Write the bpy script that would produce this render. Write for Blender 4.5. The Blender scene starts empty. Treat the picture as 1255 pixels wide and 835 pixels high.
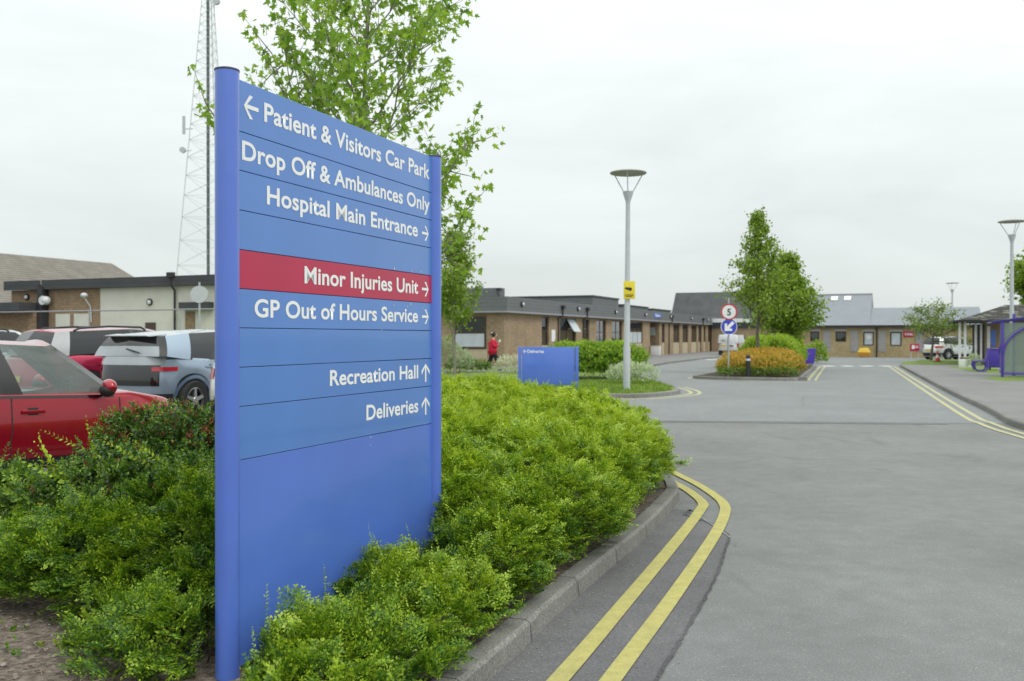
import bpy, bmesh, math, random
import numpy as np
from mathutils import Vector, Matrix

random.seed(7)
rng = np.random.default_rng(11)
scene = bpy.context.scene
COL = scene.collection
R = math.radians

# ------------------------------------------------------------------ camera
CH = 1.6                       # eye height
F = 1150.0                     # focal length in photo pixels (1255 wide)
HORIZON = 413.5
cam_d = bpy.data.cameras.new('camera')
cam_d.sensor_width = 36.0
cam_d.lens = F / 1255.0 * 36.0
cam_d.clip_start = 0.05
cam_d.clip_end = 3000
cam_d.dof.use_dof = True
cam_d.dof.focus_distance = 5.6
cam_d.dof.aperture_fstop = 3.6
cam = bpy.data.objects.new('camera', cam_d)
COL.objects.link(cam)
cam.location = (0, 0, CH)
cam.rotation_euler = (R(90) - math.atan((417.5 - HORIZON) / F), 0, 0)
scene.camera = cam

# ------------------------------------------------------------------ sky, sun, exposure
SUN_EL, SUN_AZ = R(50), R(135)          # azimuth clockwise from +Y
world = bpy.data.worlds.new('World')
scene.world = world
world.use_nodes = True
wn, wl = world.node_tree.nodes, world.node_tree.links
wn.clear()
w_out = wn.new('ShaderNodeOutputWorld')
w_bg = wn.new('ShaderNodeBackground')
w_bg.inputs['Strength'].default_value = 0.1
sky = wn.new('ShaderNodeTexSky')
sky.sky_type = 'NISHITA'
sky.sun_disc = False
sky.sun_elevation = SUN_EL
sky.sun_rotation = SUN_AZ
tc = wn.new('ShaderNodeTexCoord')
sep = wn.new('ShaderNodeSeparateXYZ')
wl.new(tc.outputs['Generated'], sep.inputs[0])
# overcast brightness rises to the zenith
grad = wn.new('ShaderNodeMapRange')
grad.inputs['From Min'].default_value = 0.0
grad.inputs['From Max'].default_value = 1.0
grad.inputs['To Min'].default_value = 6.4
grad.inputs['To Max'].default_value = 15.5
wl.new(sep.outputs['Z'], grad.inputs['Value'])
mp = wn.new('ShaderNodeMapping')
mp.inputs['Scale'].default_value = (1.6, 1.6, 6.0)
wl.new(tc.outputs['Generated'], mp.inputs['Vector'])
nz = wn.new('ShaderNodeTexNoise')
nz.inputs['Scale'].default_value = 1.9
nz.inputs['Detail'].default_value = 6
nz.inputs['Roughness'].default_value = 0.55
nz.inputs['Distortion'].default_value = 0.35
wl.new(mp.outputs[0], nz.inputs['Vector'])
cl = wn.new('ShaderNodeMapRange')
cl.inputs['From Min'].default_value = 0.3
cl.inputs['From Max'].default_value = 0.72
cl.inputs['To Min'].default_value = 0.89
cl.inputs['To Max'].default_value = 1.05
wl.new(nz.outputs['Fac'], cl.inputs['Value'])
mul = wn.new('ShaderNodeMath'); mul.operation = 'MULTIPLY'
wl.new(grad.outputs[0], mul.inputs[0]); wl.new(cl.outputs[0], mul.inputs[1])
tint = wn.new('ShaderNodeVectorMath'); tint.operation = 'SCALE'
tint.inputs[0].default_value = (0.935, 1.0, 0.985)
wl.new(mul.outputs[0], tint.inputs['Scale'])
mixs = wn.new('ShaderNodeMix'); mixs.data_type = 'RGBA'
mixs.inputs['Factor'].default_value = 0.95
wl.new(sky.outputs[0], mixs.inputs[6])
wl.new(tint.outputs[0], mixs.inputs[7])
wl.new(mixs.outputs[2], w_bg.inputs['Color'])
wl.new(w_bg.outputs[0], w_out.inputs['Surface'])

sun_d = bpy.data.lights.new('sun', 'SUN')
sun_d.energy = 1.0
sun_d.angle = R(18)
sun_d.color = (1.0, 0.96, 0.9)
sun = bpy.data.objects.new('sun', sun_d)
COL.objects.link(sun)
sv = Vector((math.sin(SUN_AZ) * math.cos(SUN_EL), math.cos(SUN_AZ) * math.cos(SUN_EL), math.sin(SUN_EL)))
sun.rotation_euler = sv.to_track_quat('Z', 'Y').to_euler()
sun.location = sv * 60

scene.view_settings.view_transform = 'Standard'
scene.view_settings.look = 'None'
scene.view_settings.exposure = 0.3
scene.view_settings.gamma = 1.0
scene.render.engine = 'CYCLES'
scene.cycles.use_denoising = True
scene.cycles.max_bounces = 6
scene.cycles.transparent_max_bounces = 12

# ------------------------------------------------------------------ survey helpers
def G(px, py, z=0.0):
    """where the sight line through a measured photo point meets height z"""
    Y = (CH - z) * F / (py - HORIZON)
    return ((px - 627.5) / F * Y, Y)

def XatY(px, Y): return (px - 627.5) / F * Y
def ZatY(py, Y): return CH - (py - HORIZON) * Y / F
U = (0.395, 0.919)       # the grid of the site: away along the road
V = (0.919, -0.395)      # across it, to the right
def s_on(px, P0, d):
    k = (px - 627.5) / F
    return (k * P0[1] - P0[0]) / (d[0] - k * d[1])

# ------------------------------------------------------------------ object helpers
def empty(name, loc=(0, 0, 0), rz=0.0, label=None, cat=None, group=None):
    o = bpy.data.objects.new(name, None)
    o.empty_display_size = 0.2
    COL.objects.link(o)
    o.location = loc
    o.rotation_euler = (0, 0, rz)
    tag(o, label, cat, group)
    return o

def tag(o, label=None, cat=None, group=None, kind=None):
    if label: o['label'] = label
    if cat: o['category'] = cat
    if group: o['group'] = group
    if kind: o['kind'] = kind
    return o

def children(o): return [c for c in bpy.data.objects if c.parent == o]

def copy_tree(o, parent=None):
    c = o.copy()
    COL.objects.link(c)
    c.parent = parent
    for ch in list(o.children):
        copy_tree(ch, c)
    return c

def link(name, me, parent=None, loc=None, rot=None):
    o = bpy.data.objects.new(name, me)
    COL.objects.link(o)
    if parent: o.parent = parent
    if loc: o.location = loc
    if rot: o.rotation_euler = rot
    return o

class MB:
    """collects shapes; build() links them as one mesh object"""
    def __init__(s):
        s.v, s.f, s.m = [], [], []
        s.mi = 0
    def add(s, vs, fs):
        b = len(s.v)
        s.v += [tuple(v) for v in vs]
        s.f += [tuple(b + i for i in f) for f in fs]
        s.m += [s.mi] * len(fs)
        return s
    def box(s, x0, x1, y0, y1, z0, z1):
        v = [(x0, y0, z0), (x1, y0, z0), (x1, y1, z0), (x0, y1, z0), (x0, y0, z1), (x1, y0, z1), (x1, y1, z1), (x0, y1, z1)]
        return s.add(v, [(0, 3, 2, 1), (4, 5, 6, 7), (0, 1, 5, 4), (1, 2, 6, 5), (2, 3, 7, 6), (3, 0, 4, 7)])
    def tube(s, pts, rad, n=10, caps=True):
        pts = [Vector(p) for p in pts]
        if not hasattr(rad, '__len__'): rad = [rad] * len(pts)
        rings = []
        prev = None
        for i, p in enumerate(pts):
            a = pts[max(i - 1, 0)]; b = pts[min(i + 1, len(pts) - 1)]
            t = (b - a).normalized() if (b - a).length > 1e-9 else Vector((0, 0, 1))
            if prev is None:
                up = Vector((0, 0, 1)) if abs(t.z) < 0.9 else Vector((1, 0, 0))
                x = t.cross(up).normalized()
            else:
                x = (prev - t * prev.dot(t)).normalized()
            prev = x
            y = t.cross(x)
            rings.append([p + (x * math.cos(2 * math.pi * k / n) + y * math.sin(2 * math.pi * k / n)) * rad[i] for k in range(n)])
        vs = [v for r in rings for v in r]
        fs = []
        for i in range(len(rings) - 1):
            for k in range(n):
                a = i * n + k; b = i * n + (k + 1) % n
                fs.append((a, b, b + n, a + n))
        if caps:
            fs.append(tuple(range(n - 1, -1, -1)))
            fs.append(tuple((len(rings) - 1) * n + k for k in range(n)))
        return s.add(vs, fs)
    def lathe(s, prof, n=24, c=(0, 0, 0), axis='z', caps=True):
        vs, fs = [], []
        for r, h in prof:
            for k in range(n):
                a = 2 * math.pi * k / n
                p = (r * math.cos(a), r * math.sin(a), h)
                if axis == 'y': p = (p[0], p[2], p[1])
                if axis == 'x': p = (p[2], p[0], p[1])
                vs.append((p[0] + c[0], p[1] + c[1], p[2] + c[2]))
        for i in range(len(prof) - 1):
            for k in range(n):
                a = i * n + k; b = i * n + (k + 1) % n
                fs.append((a, b, b + n, a + n))
        if caps:
            fs.append(tuple(range(n - 1, -1, -1)))
            fs.append(tuple((len(prof) - 1) * n + k for k in range(n)))
        return s.add(vs, fs)
    def prism(s, poly, z0, z1):
        n = len(poly)
        vs = [(p[0], p[1], z0) for p in poly] + [(p[0], p[1], z1) for p in poly]
        fs = [tuple(range(n - 1, -1, -1)), tuple(range(n, 2 * n))]
        fs += [(i, (i + 1) % n, n + (i + 1) % n, n + i) for i in range(n)]
        return s.add(vs, fs)
    def plate(s, poly, y0, y1):
        """polygon in x,z given a thickness along y"""
        n = len(poly)
        vs = [(p[0], y0, p[1]) for p in poly] + [(p[0], y1, p[1]) for p in poly]
        fs = [tuple(range(n)), tuple(range(2 * n - 1, n - 1, -1))]
        fs += [(i, n + i, n + (i + 1) % n, (i + 1) % n) for i in range(n)]
        return s.add(vs, fs)
    def ball(s, c, r, n=16, m=10, sc=(1, 1, 1)):
        vs, fs = [], []
        for i in range(m + 1):
            th = math.pi * i / m
            for k in range(n):
                a = 2 * math.pi * k / n
                vs.append((c[0] + r * sc[0] * math.sin(th) * math.cos(a), c[1] + r * sc[1] * math.sin(th) * math.sin(a), c[2] + r * sc[2] * math.cos(th)))
        for i in range(m):
            for k in range(n):
                a = i * n + k; b = i * n + (k + 1) % n
                fs.append((a, a + n, b + n, b))
        return s.add(vs, fs)
    def build(s, name, mat, parent=None, smooth=False, bevel=0.0, loc=None, rot=None, seg=2):
        me = bpy.data.meshes.new(name)
        me.from_pydata(s.v, [], s.f)
        mats = mat if isinstance(mat, (list, tuple)) else [mat]
        for m in mats: me.materials.append(m)
        if len(mats) > 1: me.polygons.foreach_set('material_index', s.m)
        bm = bmesh.new(); bm.from_mesh(me)
        bmesh.ops.recalc_face_normals(bm, faces=bm.faces)
        if bevel > 0:
            es = [e for e in bm.edges if len(e.link_faces) == 2 and e.calc_face_angle(0) > R(30)]
            bmesh.ops.bevel(bm, geom=es, offset=bevel, segments=seg, profile=0.6, affect='EDGES', clamp_overlap=True)
        bm.to_mesh(me); bm.free()
        if smooth or bevel > 0:
            me.polygons.foreach_set('use_smooth', [True] * len(me.polygons))
            try: me.set_sharp_from_angle(angle=R(38))
            except Exception: pass
        me.update()
        return link(name, me, parent, loc, rot)

def sheet(name, poly, z, mat, kind='structure', z0=None):
    mb = MB()
    if z0 is None:
        mb.add([(p[0], p[1], z) for p in poly], [tuple(range(len(poly)))])
    else:
        mb.prism(poly, z0, z)
    o = mb.build(name, mat)
    me = o.data
    if z0 is None and me.polygons[0].normal.z < 0: me.flip_normals()
    tag(o, kind=kind)
    return o

def smooth_path(pts, n=8, closed=False):
    P = [np.array(p, float) for p in pts]
    out = []
    m = len(P)
    for i in range(m if closed else m - 1):
        if closed: p0, p1, p2, p3 = P[i - 1], P[i], P[(i + 1) % m], P[(i + 2) % m]
        else: p0, p1, p2, p3 = P[max(i - 1, 0)], P[i], P[i + 1], P[min(i + 2, m - 1)]
        for k in range(n):
            t = k / n
            out.append(0.5 * ((2 * p1) + (-p0 + p2) * t + (2 * p0 - 5 * p1 + 4 * p2 - p3) * t * t + (-p0 + 3 * p1 - 3 * p2 + p3) * t ** 3))
    if not closed: out.append(P[-1])
    return [tuple(p) for p in out]

def offset_path(pts, d, closed=False):
    """shift a path to its left by d"""
    out = []
    n = len(pts)
    for i in range(n):
        a = pts[i - 1] if (closed or i > 0) else pts[0]
        b = pts[(i + 1) % n] if (closed or i < n - 1) else pts[-1]
        t = np.array([b[0] - a[0], b[1] - a[1]], float); t /= np.linalg.norm(t) + 1e-9
        out.append((pts[i][0] - t[1] * d, pts[i][1] + t[0] * d))
    return out

def ribbon(name, path, w, z, mat, parent=None):
    a = offset_path(path, w / 2); b = offset_path(path, -w / 2)
    n = len(path)
    mb = MB().add([(p[0], p[1], z) for p in b] + [(p[0], p[1], z) for p in a], [(i, i + 1, n + i + 1, n + i) for i in range(n - 1)])
    return tag(mb.build(name, mat, parent), kind='structure')

def kerb_run(name, path, w, h, mat, closed=False):
    """kerb stones along a path; the path is the road face, the stone lies to its left"""
    bev = 0.02
    prof = [(0, -0.05), (0.012, h - bev), (0.012 + bev, h), (w, h), (w, -0.05)]
    n = len(path); k = len(prof)
    vs, fs = [], []
    rows = [offset_path(path, p[0], closed) for p in prof]
    for i in range(n):
        for j in range(k): vs.append((rows[j][i][0], rows[j][i][1], prof[j][1]))
    for i in range(n if closed else n - 1):
        i2 = (i + 1) % n
        for j in range(k - 1): fs.append((i * k + j, i2 * k + j, i2 * k + j + 1, i * k + j + 1))
    ko = tag(MB().add(vs, fs).build(name, mat), kind='structure')
    # mortar joints between the stones
    L_ = [0.0]
    for i in range(1, n): L_.append(L_[-1] + math.dist(path[i], path[i - 1]))
    jm = MB(); d = 0.45
    pr = [(-0.0015, 0.0), (0.0105, h - bev), (0.012 + bev, h + 0.0015), (w + .0015, h + 0.0015)]
    while d < L_[-1] - .05:
        i = max(k for k in range(n) if L_[k] <= d); i = min(i, n - 2)
        f = (d - L_[i]) / max(1e-6, L_[i + 1] - L_[i])
        p = np.array(path[i]) * (1 - f) + np.array(path[i + 1]) * f
        t = np.array(path[i + 1]) - np.array(path[i]); t = t / np.linalg.norm(t); nn = np.array([-t[1], t[0]])
        v_ = []
        for a_, z_ in pr:
            for sg in (-.004, .004):
                q = p + nn * a_ + t * sg; v_.append((q[0], q[1], z_))
        jm.add(v_, [(2 * k, 2 * k + 1, 2 * k + 3, 2 * k + 2) for k in range(len(pr) - 1)])
        d += 0.915
    jm.build('mortar_joints', M['tar'], ko)
    return ko

# ------------------------------------------------------------------ material helpers
class NT:
    def __init__(s, name):
        s.mat = bpy.data.materials.new(name); s.mat.use_nodes = True
        s.n, s.l = s.mat.node_tree.nodes, s.mat.node_tree.links
        s.b = s.n['Principled BSDF']
    def new(s, t, **kw):
        n = s.n.new(t)
        for k, v in kw.items():
            if hasattr(n, k): setattr(n, k, v)
            else: n.inputs[k].default_value = v
        return n
    def coord(s, out='Object', scale=(1, 1, 1)):
        t = s.new('ShaderNodeTexCoord'); m = s.new('ShaderNodeMapping'); m.inputs['Scale'].default_value = scale
        s.l.new(t.outputs[out], m.inputs['Vector']); return m.outputs[0]
    def noise(s, vec, scale, detail=4, rough=0.55, dist=0.0):
        n = s.new('ShaderNodeTexNoise'); n.inputs['Scale'].default_value = scale; n.inputs['Detail'].default_value = detail
        n.inputs['Roughness'].default_value = rough; n.inputs['Distortion'].default_value = dist
        if vec is not None: s.l.new(vec, n.inputs['Vector'])
        return n.outputs['Fac']
    def ramp(s, fac, stops):
        r = s.new('ShaderNodeValToRGB'); e = r.color_ramp.elements
        while len(e) > 1: e.remove(e[-1])
        e[0].position = stops[0][0]; e[0].color = c4(stops[0][1])
        for p, c in stops[1:]:
            x = e.new(p); x.color = c4(c)
        if fac is not None: s.l.new(fac, r.inputs['Fac'])
        return r.outputs['Color']
    def mix(s, fac, a, b, blend='MIX'):
        m = s.new('ShaderNodeMix'); m.data_type = 'RGBA'; m.blend_type = blend
        for sock, v in ((m.inputs['Factor'], fac), (m.inputs[6], a), (m.inputs[7], b)):
            if hasattr(v, 'is_linked') or hasattr(v, 'links'): s.l.new(v, sock)
            elif isinstance(v, (int, float)): sock.default_value = v
            else: sock.default_value = c4(v)
        return m.outputs[2]
    def math(s, op, a, b=0.0):
        m = s.new('ShaderNodeMath'); m.operation = op
        for sock, v in ((m.inputs[0], a), (m.inputs[1], b)):
            if isinstance(v, (int, float)): sock.default_value = v
            else: s.l.new(v, sock)
        return m.outputs[0]
    def bump(s, h, strength=0.3, dist=0.01):
        b = s.new('ShaderNodeBump'); b.inputs['Strength'].default_value = strength; b.inputs['Distance'].default_value = dist
        s.l.new(h, b.inputs['Height']); s.l.new(b.outputs[0], s.b.inputs['Normal'])
    def base(s, col): s.l.new(col, s.b.inputs['Base Color'])
    def set(s, **kw):
        for k, v in kw.items(): s.b.inputs[k.replace('_', ' ')].default_value = v
        return s

def c4(c): return tuple(c) + (1.0,) if len(c) == 3 else tuple(c)
def srgb(r, g, b):
    f = lambda v: (v / 255 / 12.92) if v / 255 <= 0.04045 else ((v / 255 + 0.055) / 1.055) ** 2.4
    return (f(r), f(g), f(b))

def paint(name, col, rough=0.4, var=0.06, metallic=0.0, coat=0.0, scale=6.0, spec=0.5):
    t = NT(name)
    n = t.noise(t.coord(), scale, 5)
    lo = tuple(c * (1 - var) for c in col); hi = tuple(min(1, c * (1 + var)) for c in col)
    t.base(t.ramp(n, [(0.3, lo), (0.7, hi)]))
    t.set(Roughness=rough, Metallic=metallic, Coat_Weight=coat, Specular_IOR_Level=spec)
    t.b.inputs['Coat Roughness'].default_value = 0.05
    return t.mat

def speckled(name, base, dark, light, scale=90, big=(0.85, 1.12), rough=0.9, bump=0.4, stain=None):
    """fine aggregate with broad uneven wear"""
    t = NT(name)
    v = t.coord()
    fine = t.noise(v, scale, 3, 0.7)
    c = t.ramp(fine, [(0.32, dark), (0.5, base), (0.68, light)])
    vo = t.new('ShaderNodeTexVoronoi'); vo.inputs['Scale'].default_value = scale * 0.8
    t.l.new(v, vo.inputs['Vector'])
    chips = t.ramp(vo.outputs['Color'], [(0.80, (1, 1, 1)), (0.97, (1.35, 1.32, 1.28))])
    c = t.mix(1.0, c, chips, 'MULTIPLY')
    bigc = t.ramp(t.noise(v, 0.55, 6, 0.62, 0.4), [(0.3, (big[0],) * 3), (0.7, (big[1],) * 3)])
    c = t.mix(1.0, c, bigc, 'MULTIPLY')
    mid = t.ramp(t.noise(v, 5.0, 5, 0.6), [(0.35, (0.93,) * 3), (0.65, (1.06,) * 3)])
    c = t.mix(1.0, c, mid, 'MULTIPLY')
    if stain:
        st = t.ramp(t.noise(t.coord(scale=(1, 0.35, 1)), 1.3, 5, 0.6, 1.0), [(0.6, (0, 0, 0)), (0.75, (1, 1, 1))])
        c = t.mix(st, c, stain)
    t.base(c)
    t.set(Roughness=rough, Specular_IOR_Level=0.25)
    t.bump(fine, bump, 0.004)
    return t.mat

def brick(name, c1, c2, mortar, scale=1.0, rough=0.9):
    t = NT(name)
    tcn = t.new('ShaderNodeTexCoord'); sp = t.new('ShaderNodeSeparateXYZ'); cb = t.new('ShaderNodeCombineXYZ')
    t.l.new(tcn.outputs['Object'], sp.inputs[0])
    t.l.new(t.math('ADD', sp.outputs['X'], sp.outputs['Y']), cb.inputs['X']); t.l.new(sp.outputs['Z'], cb.inputs['Y'])
    br = t.new('ShaderNodeTexBrick')
    br.inputs['Scale'].default_value = 1.0
    br.inputs['Brick Width'].default_value = 0.225 * scale; br.inputs['Row Height'].default_value = 0.075 * scale
    br.inputs['Mortar Size'].default_value = 0.008; br.inputs['Color1'].default_value = c4(c1); br.inputs['Color2'].default_value = c4(c2)
    br.inputs['Mortar'].default_value = c4(mortar); br.inputs['Bias'].default_value = -0.1
    t.l.new(cb.outputs[0], br.inputs['Vector'])
    big = t.ramp(t.noise(t.coord(), 0.9, 6, 0.65), [(0.3, (0.8, 0.8, 0.78)), (0.7, (1.15, 1.13, 1.1))])
    sm = t.ramp(t.noise(t.coord(scale=(1, 1, 3)), 5, 3), [(0.35, (0.8,) * 3), (0.65, (1.12,) * 3)])
    t.base(t.mix(1.0, t.mix(1.0, br.outputs['Color'], big, 'MULTIPLY'), sm, 'MULTIPLY'))
    t.set(Roughness=rough, Specular_IOR_Level=0.2)
    t.bump(br.outputs['Fac'], -0.3, 0.01)
    return t.mat

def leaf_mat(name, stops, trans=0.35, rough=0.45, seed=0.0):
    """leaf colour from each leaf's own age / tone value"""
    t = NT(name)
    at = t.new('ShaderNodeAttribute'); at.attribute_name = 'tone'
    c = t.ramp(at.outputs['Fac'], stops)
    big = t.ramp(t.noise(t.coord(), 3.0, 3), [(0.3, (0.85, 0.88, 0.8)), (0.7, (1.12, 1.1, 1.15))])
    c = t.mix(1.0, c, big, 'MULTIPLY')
    t.base(c)
    t.set(Roughness=rough, Specular_IOR_Level=0.4)
    tr = t.new('ShaderNodeBsdfTranslucent')
    t.l.new(t.mix(1.0, c, (1.25, 1.2, 0.6), 'MULTIPLY'), tr.inputs['Color'])
    mx = t.new('ShaderNodeMixShader'); mx.inputs[0].default_value = trans
    out = t.n['Material Output']
    t.l.new(t.b.outputs[0], mx.inputs[1]); t.l.new(tr.outputs[0], mx.inputs[2]); t.l.new(mx.outputs[0], out.inputs['Surface'])
    return t.mat

def glass_mat(name, tint=(0.5, 0.55, 0.55), trans=0.6, rough=0.02, dark=(0.02, 0.025, 0.03)):
    t = NT(name)
    n = t.noise(t.coord(), 1.2, 3)
    t.base(t.ramp(n, [(0.3, dark), (0.7, tuple(c * 1.5 for c in dark))]))
    t.set(Roughness=rough, Specular_IOR_Level=0.8, Coat_Weight=0.6)
    t.b.inputs['Coat Roughness'].default_value = 0.0
    if trans > 0:
        tp = t.new('ShaderNodeBsdfTransparent'); tp.inputs['Color'].default_value = c4(tint)
        lw = t.new('ShaderNodeLayerWeight'); lw.inputs['Blend'].default_value = 0.35
        mx = t.new('ShaderNodeMixShader')
        fac = t.math('MULTIPLY', t.math('SUBTRACT', 1.0, lw.outputs['Fresnel']), trans)
        t.l.new(fac, mx.inputs[0])
        t.l.new(t.b.outputs[0], mx.inputs[1]); t.l.new(tp.outputs[0], mx.inputs[2])
        t.l.new(mx.outputs[0], t.n['Material Output'].inputs['Surface'])
    return t.mat

def striped(name, base, line, period, axis='Z', width=0.08, rough=0.5, metallic=0.0, var=0.1):
    """boards, sheets or tile courses: thin joints every period metres"""
    t = NT(name)
    tcn = t.new('ShaderNodeTexCoord'); sp = t.new('ShaderNodeSeparateXYZ'); t.l.new(tcn.outputs['Object'], sp.inputs[0])
    fr = t.math('FRACT', t.math('MULTIPLY', sp.outputs[axis], 1.0 / period))
    j = t.math('LESS_THAN', fr, width)
    n = t.ramp(t.noise(t.coord(), 1.1, 6, 0.65), [(0.3, tuple(c * (1 - var) for c in base)), (0.7, tuple(c * (1 + var) for c in base))])
    n = t.mix(1.0, n, t.ramp(t.noise(t.coord(scale=(1, 1, 4)), 8, 3), [(0.3, (1 - var,) * 3), (0.7, (1 + var,) * 3)]), 'MULTIPLY')
    t.base(t.mix(j, n, line))
    t.set(Roughness=rough, Metallic=metallic, Specular_IOR_Level=.3 if rough < .85 else .12)
    t.bump(fr, 0.4, 0.02)
    return t.mat

M = {}
M['asphalt'] = speckled('asphalt', (0.188, 0.193, 0.188), (0.14, 0.145, 0.141), (0.245, 0.25, 0.244), 95, (0.86, 1.1), stain=(0.145, 0.148, 0.146))
M['asphalt_old'] = speckled('asphalt_old', (0.138, 0.135, 0.137), (0.1, 0.098, 0.1), (0.19, 0.188, 0.19), 110, (0.8, 1.15))
M['asphalt_path'] = speckled('asphalt_path', (0.2, 0.195, 0.192), (0.15, 0.147, 0.145), (0.27, 0.262, 0.26), 110, (0.88, 1.12))
M['tar'] = speckled('tar', (0.085, 0.085, 0.087), (0.055, 0.055, 0.057), (0.12, 0.12, 0.12), 60, (0.6, 1.5))
M['kerb'] = speckled('kerb_concrete', (0.21, 0.205, 0.19), (0.14, 0.135, 0.12), (0.29, 0.285, 0.265), 70, (0.72, 1.15))
M['soil'] = speckled('soil', (0.13, 0.105, 0.085), (0.06, 0.047, 0.037), (0.24, 0.2, 0.165), 28, (0.75, 1.2), bump=1.0)
M['grass'] = speckled('grass_ground', (0.15, 0.22, 0.045), (0.09, 0.14, 0.025), (0.22, 0.3, 0.07), 30, (0.75, 1.2))

def line_mat(name, col):
    t = NT(name)
    v = t.coord()
    n = t.noise(v, 14, 6, 0.7); f = t.noise(v, 90, 3, 0.7)
    c = t.ramp(f, [(0.3, tuple(x * 0.8 for x in col)), (0.6, col)])
    c = t.mix(1.0, c, t.ramp(n, [(0.3, (0.8, 0.8, 0.78)), (0.7, (1.08,) * 3)]), 'MULTIPLY')
    worn = t.ramp(t.noise(v, 38, 6, 0.75), [(0.6, (0, 0, 0)), (0.68, (0.85,) * 3)])
    c = t.mix(worn, c, (0.19, 0.18, 0.13))
    dirt = t.ramp(t.noise(v, 3.2, 6, 0.65, .6), [(0.45, (0, 0, 0)), (0.8, (0.4,) * 3)])
    c = t.mix(dirt, c, (0.25, 0.23, 0.14))
    t.base(c); t.set(Roughness=0.8, Specular_IOR_Level=0.2); t.bump(f, 0.3, 0.003)
    return t.mat
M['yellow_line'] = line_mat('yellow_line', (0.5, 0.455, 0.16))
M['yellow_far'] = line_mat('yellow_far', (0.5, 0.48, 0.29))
M['white_line'] = line_mat('white_line', (0.82, 0.82, 0.8))
M['sign_blue'] = paint('sign_blue', (0.085, 0.178, 0.6), 0.3, 0.06, scale=1.6, coat=0.55)
M['post_blue'] = paint('post_blue', (0.085, 0.165, 0.58), 0.3, 0.05, scale=3, coat=0.5)
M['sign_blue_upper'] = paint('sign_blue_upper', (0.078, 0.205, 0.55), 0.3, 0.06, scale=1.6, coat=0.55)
M['sign_red'] = paint('sign_red', (0.45, 0.01, 0.06), 0.3, 0.06, scale=2.5, coat=0.2)
M['white'] = paint('white_film', (0.8, 0.81, 0.81), 0.5, 0.03)
M['dark_gap'] = paint('dark_gap', (0.03, 0.04, 0.09), 0.6)
M['black'] = paint('black_plastic', (0.018, 0.018, 0.02), 0.45, 0.2)
M['steel'] = paint('galvanised_steel', (0.42, 0.44, 0.46), 0.45, 0.1, metallic=0.35)
M['grey_paint'] = paint('grey_paint', (0.46, 0.48, 0.5), 0.4, 0.06)
M['bark'] = paint('bark', (0.13, 0.115, 0.09), 0.9, 0.35, scale=25)
M['bark_grey'] = paint('bark_grey', (0.22, 0.2, 0.17), 0.9, 0.25, scale=25)
M['twig'] = paint('twig', (0.09, 0.065, 0.04), 0.9, 0.3, scale=30)
M['soil_dark'] = speckled('soil_dark', (0.06, 0.055, 0.035), (0.03, 0.027, 0.018), (0.11, 0.1, 0.06), 28, (0.75, 1.2))
# ------------------------------------------------------------------ ground, roads, kerbs
sheet('ground', [(-900, -300), (900, -300), (900, 1500), (-900, 1500)], -0.02, M['grass'])
sheet('road', [(-70, -25), (70, -25), (95, 130), (-70, 130)], 0.0, M['asphalt'])

KERB = [(-2.3, -1.5), (-1.53, 0.62), (-0.093, 4.37), (0.217, 5.25), (0.65, 6.39), (1.05, 7.4), (1.5, 8.72), (1.68, 9.4), (1.72, 10.3), (1.58, 11.6), (1.2, 13.1), (0.5, 14.7), (-0.6, 16.1), (-2.2, 17.2), (-4.5, 18.3), (-9, 20.0)]
KERB_S = smooth_path(KERB, 8)
kerb_run('kerb', KERB_S, 0.13, 0.115, M['kerb'])
bed_poly = offset_path(KERB_S, 0.1) + [(-7.5, 17.5), (-3.0, 14), (-2.5, 11.0), (-6.2, 7.2), (-7.5, -2)]
sheet('planting_bed', bed_poly, 0.095, M['soil'])
# old darker strip along the kerb with its tar seam
seam = smooth_path([(-1.3, -1.5), (-0.55, 1.2), (0.67, 4.365), (0.965, 5.15), (1.336, 6.18), (1.62, 7.1), (1.735, 7.48)], 6)
base_k = [p for p in KERB_S if p[1] < 8.75] + [(1.66, 8.6)]
sheet('road_edge_strip', offset_path(base_k, 0.01) + seam[::-1], 0.004, M['asphalt_old'])
def seam_mesh():
    r = random.Random(3)
    mb = MB()
    pts = smooth_path(seam, 6)
    a, b = [], []
    for i, p in enumerate(pts):
        w = 0.007 + 0.003 * math.sin(i * .5) ** 2 + 0.004 * (math.sin(i * .17) > 0)
        j = 0.003 * math.sin(i * .8)
        a.append((p[0] - w + j, p[1], 0.008)); b.append((p[0] + w + j, p[1], 0.008))
    n = len(pts)
    mb.add(b + a, [(i, i + 1, n + i + 1, n + i) for i in range(n - 1)])
    tag(mb.build('road_seam', M['tar']), kind='structure')
seam_mesh()
# cross joint and scuffs
for pth, w in (([G(846, 626), G(856, 637), G(866, 640), G(880, 648), G(893, 657)], 0.035), ([G(846, 626), G(840, 632), G(850, 634)], 0.04)):
    ribbon('road_crack', smooth_path(pth, 5), w, 0.0085, M['tar'])
scuff = speckled('scuffed_asphalt', (0.27, 0.275, 0.27), (0.17, 0.175, 0.17), (0.4, 0.4, 0.4), 50, (0.7, 1.2))
ribbon('road_scuff', smooth_path([G(846, 629), G(868, 641), G(895, 660)], 5), 0.012, 0.0092, scuff)
inner = smooth_path([(-1.75, -1.0), (-0.6, 2.2), (0.222, 4.365), (0.676, 5.615), (1.295, 7.35), (1.74, 8.65), (1.83, 9.0), (1.84, 9.47), (1.815, 9.92), (1.77, 10.29), (1.62, 11.8), (1.3, 13.2), (0.62, 14.9), (-0.5, 16.3)], 8)
outer = smooth_path([(-1.5, -1.0), (-0.35, 2.2), (0.465, 4.365), (1.003, 5.79), (1.633, 7.55), (1.93, 8.5), (2.02, 8.95), (2.04, 9.39), (2.01, 10.1), (1.92, 10.9), (1.8, 12.0), (1.45, 13.4), (0.75, 15.1), (-0.4, 16.5)], 8)
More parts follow.
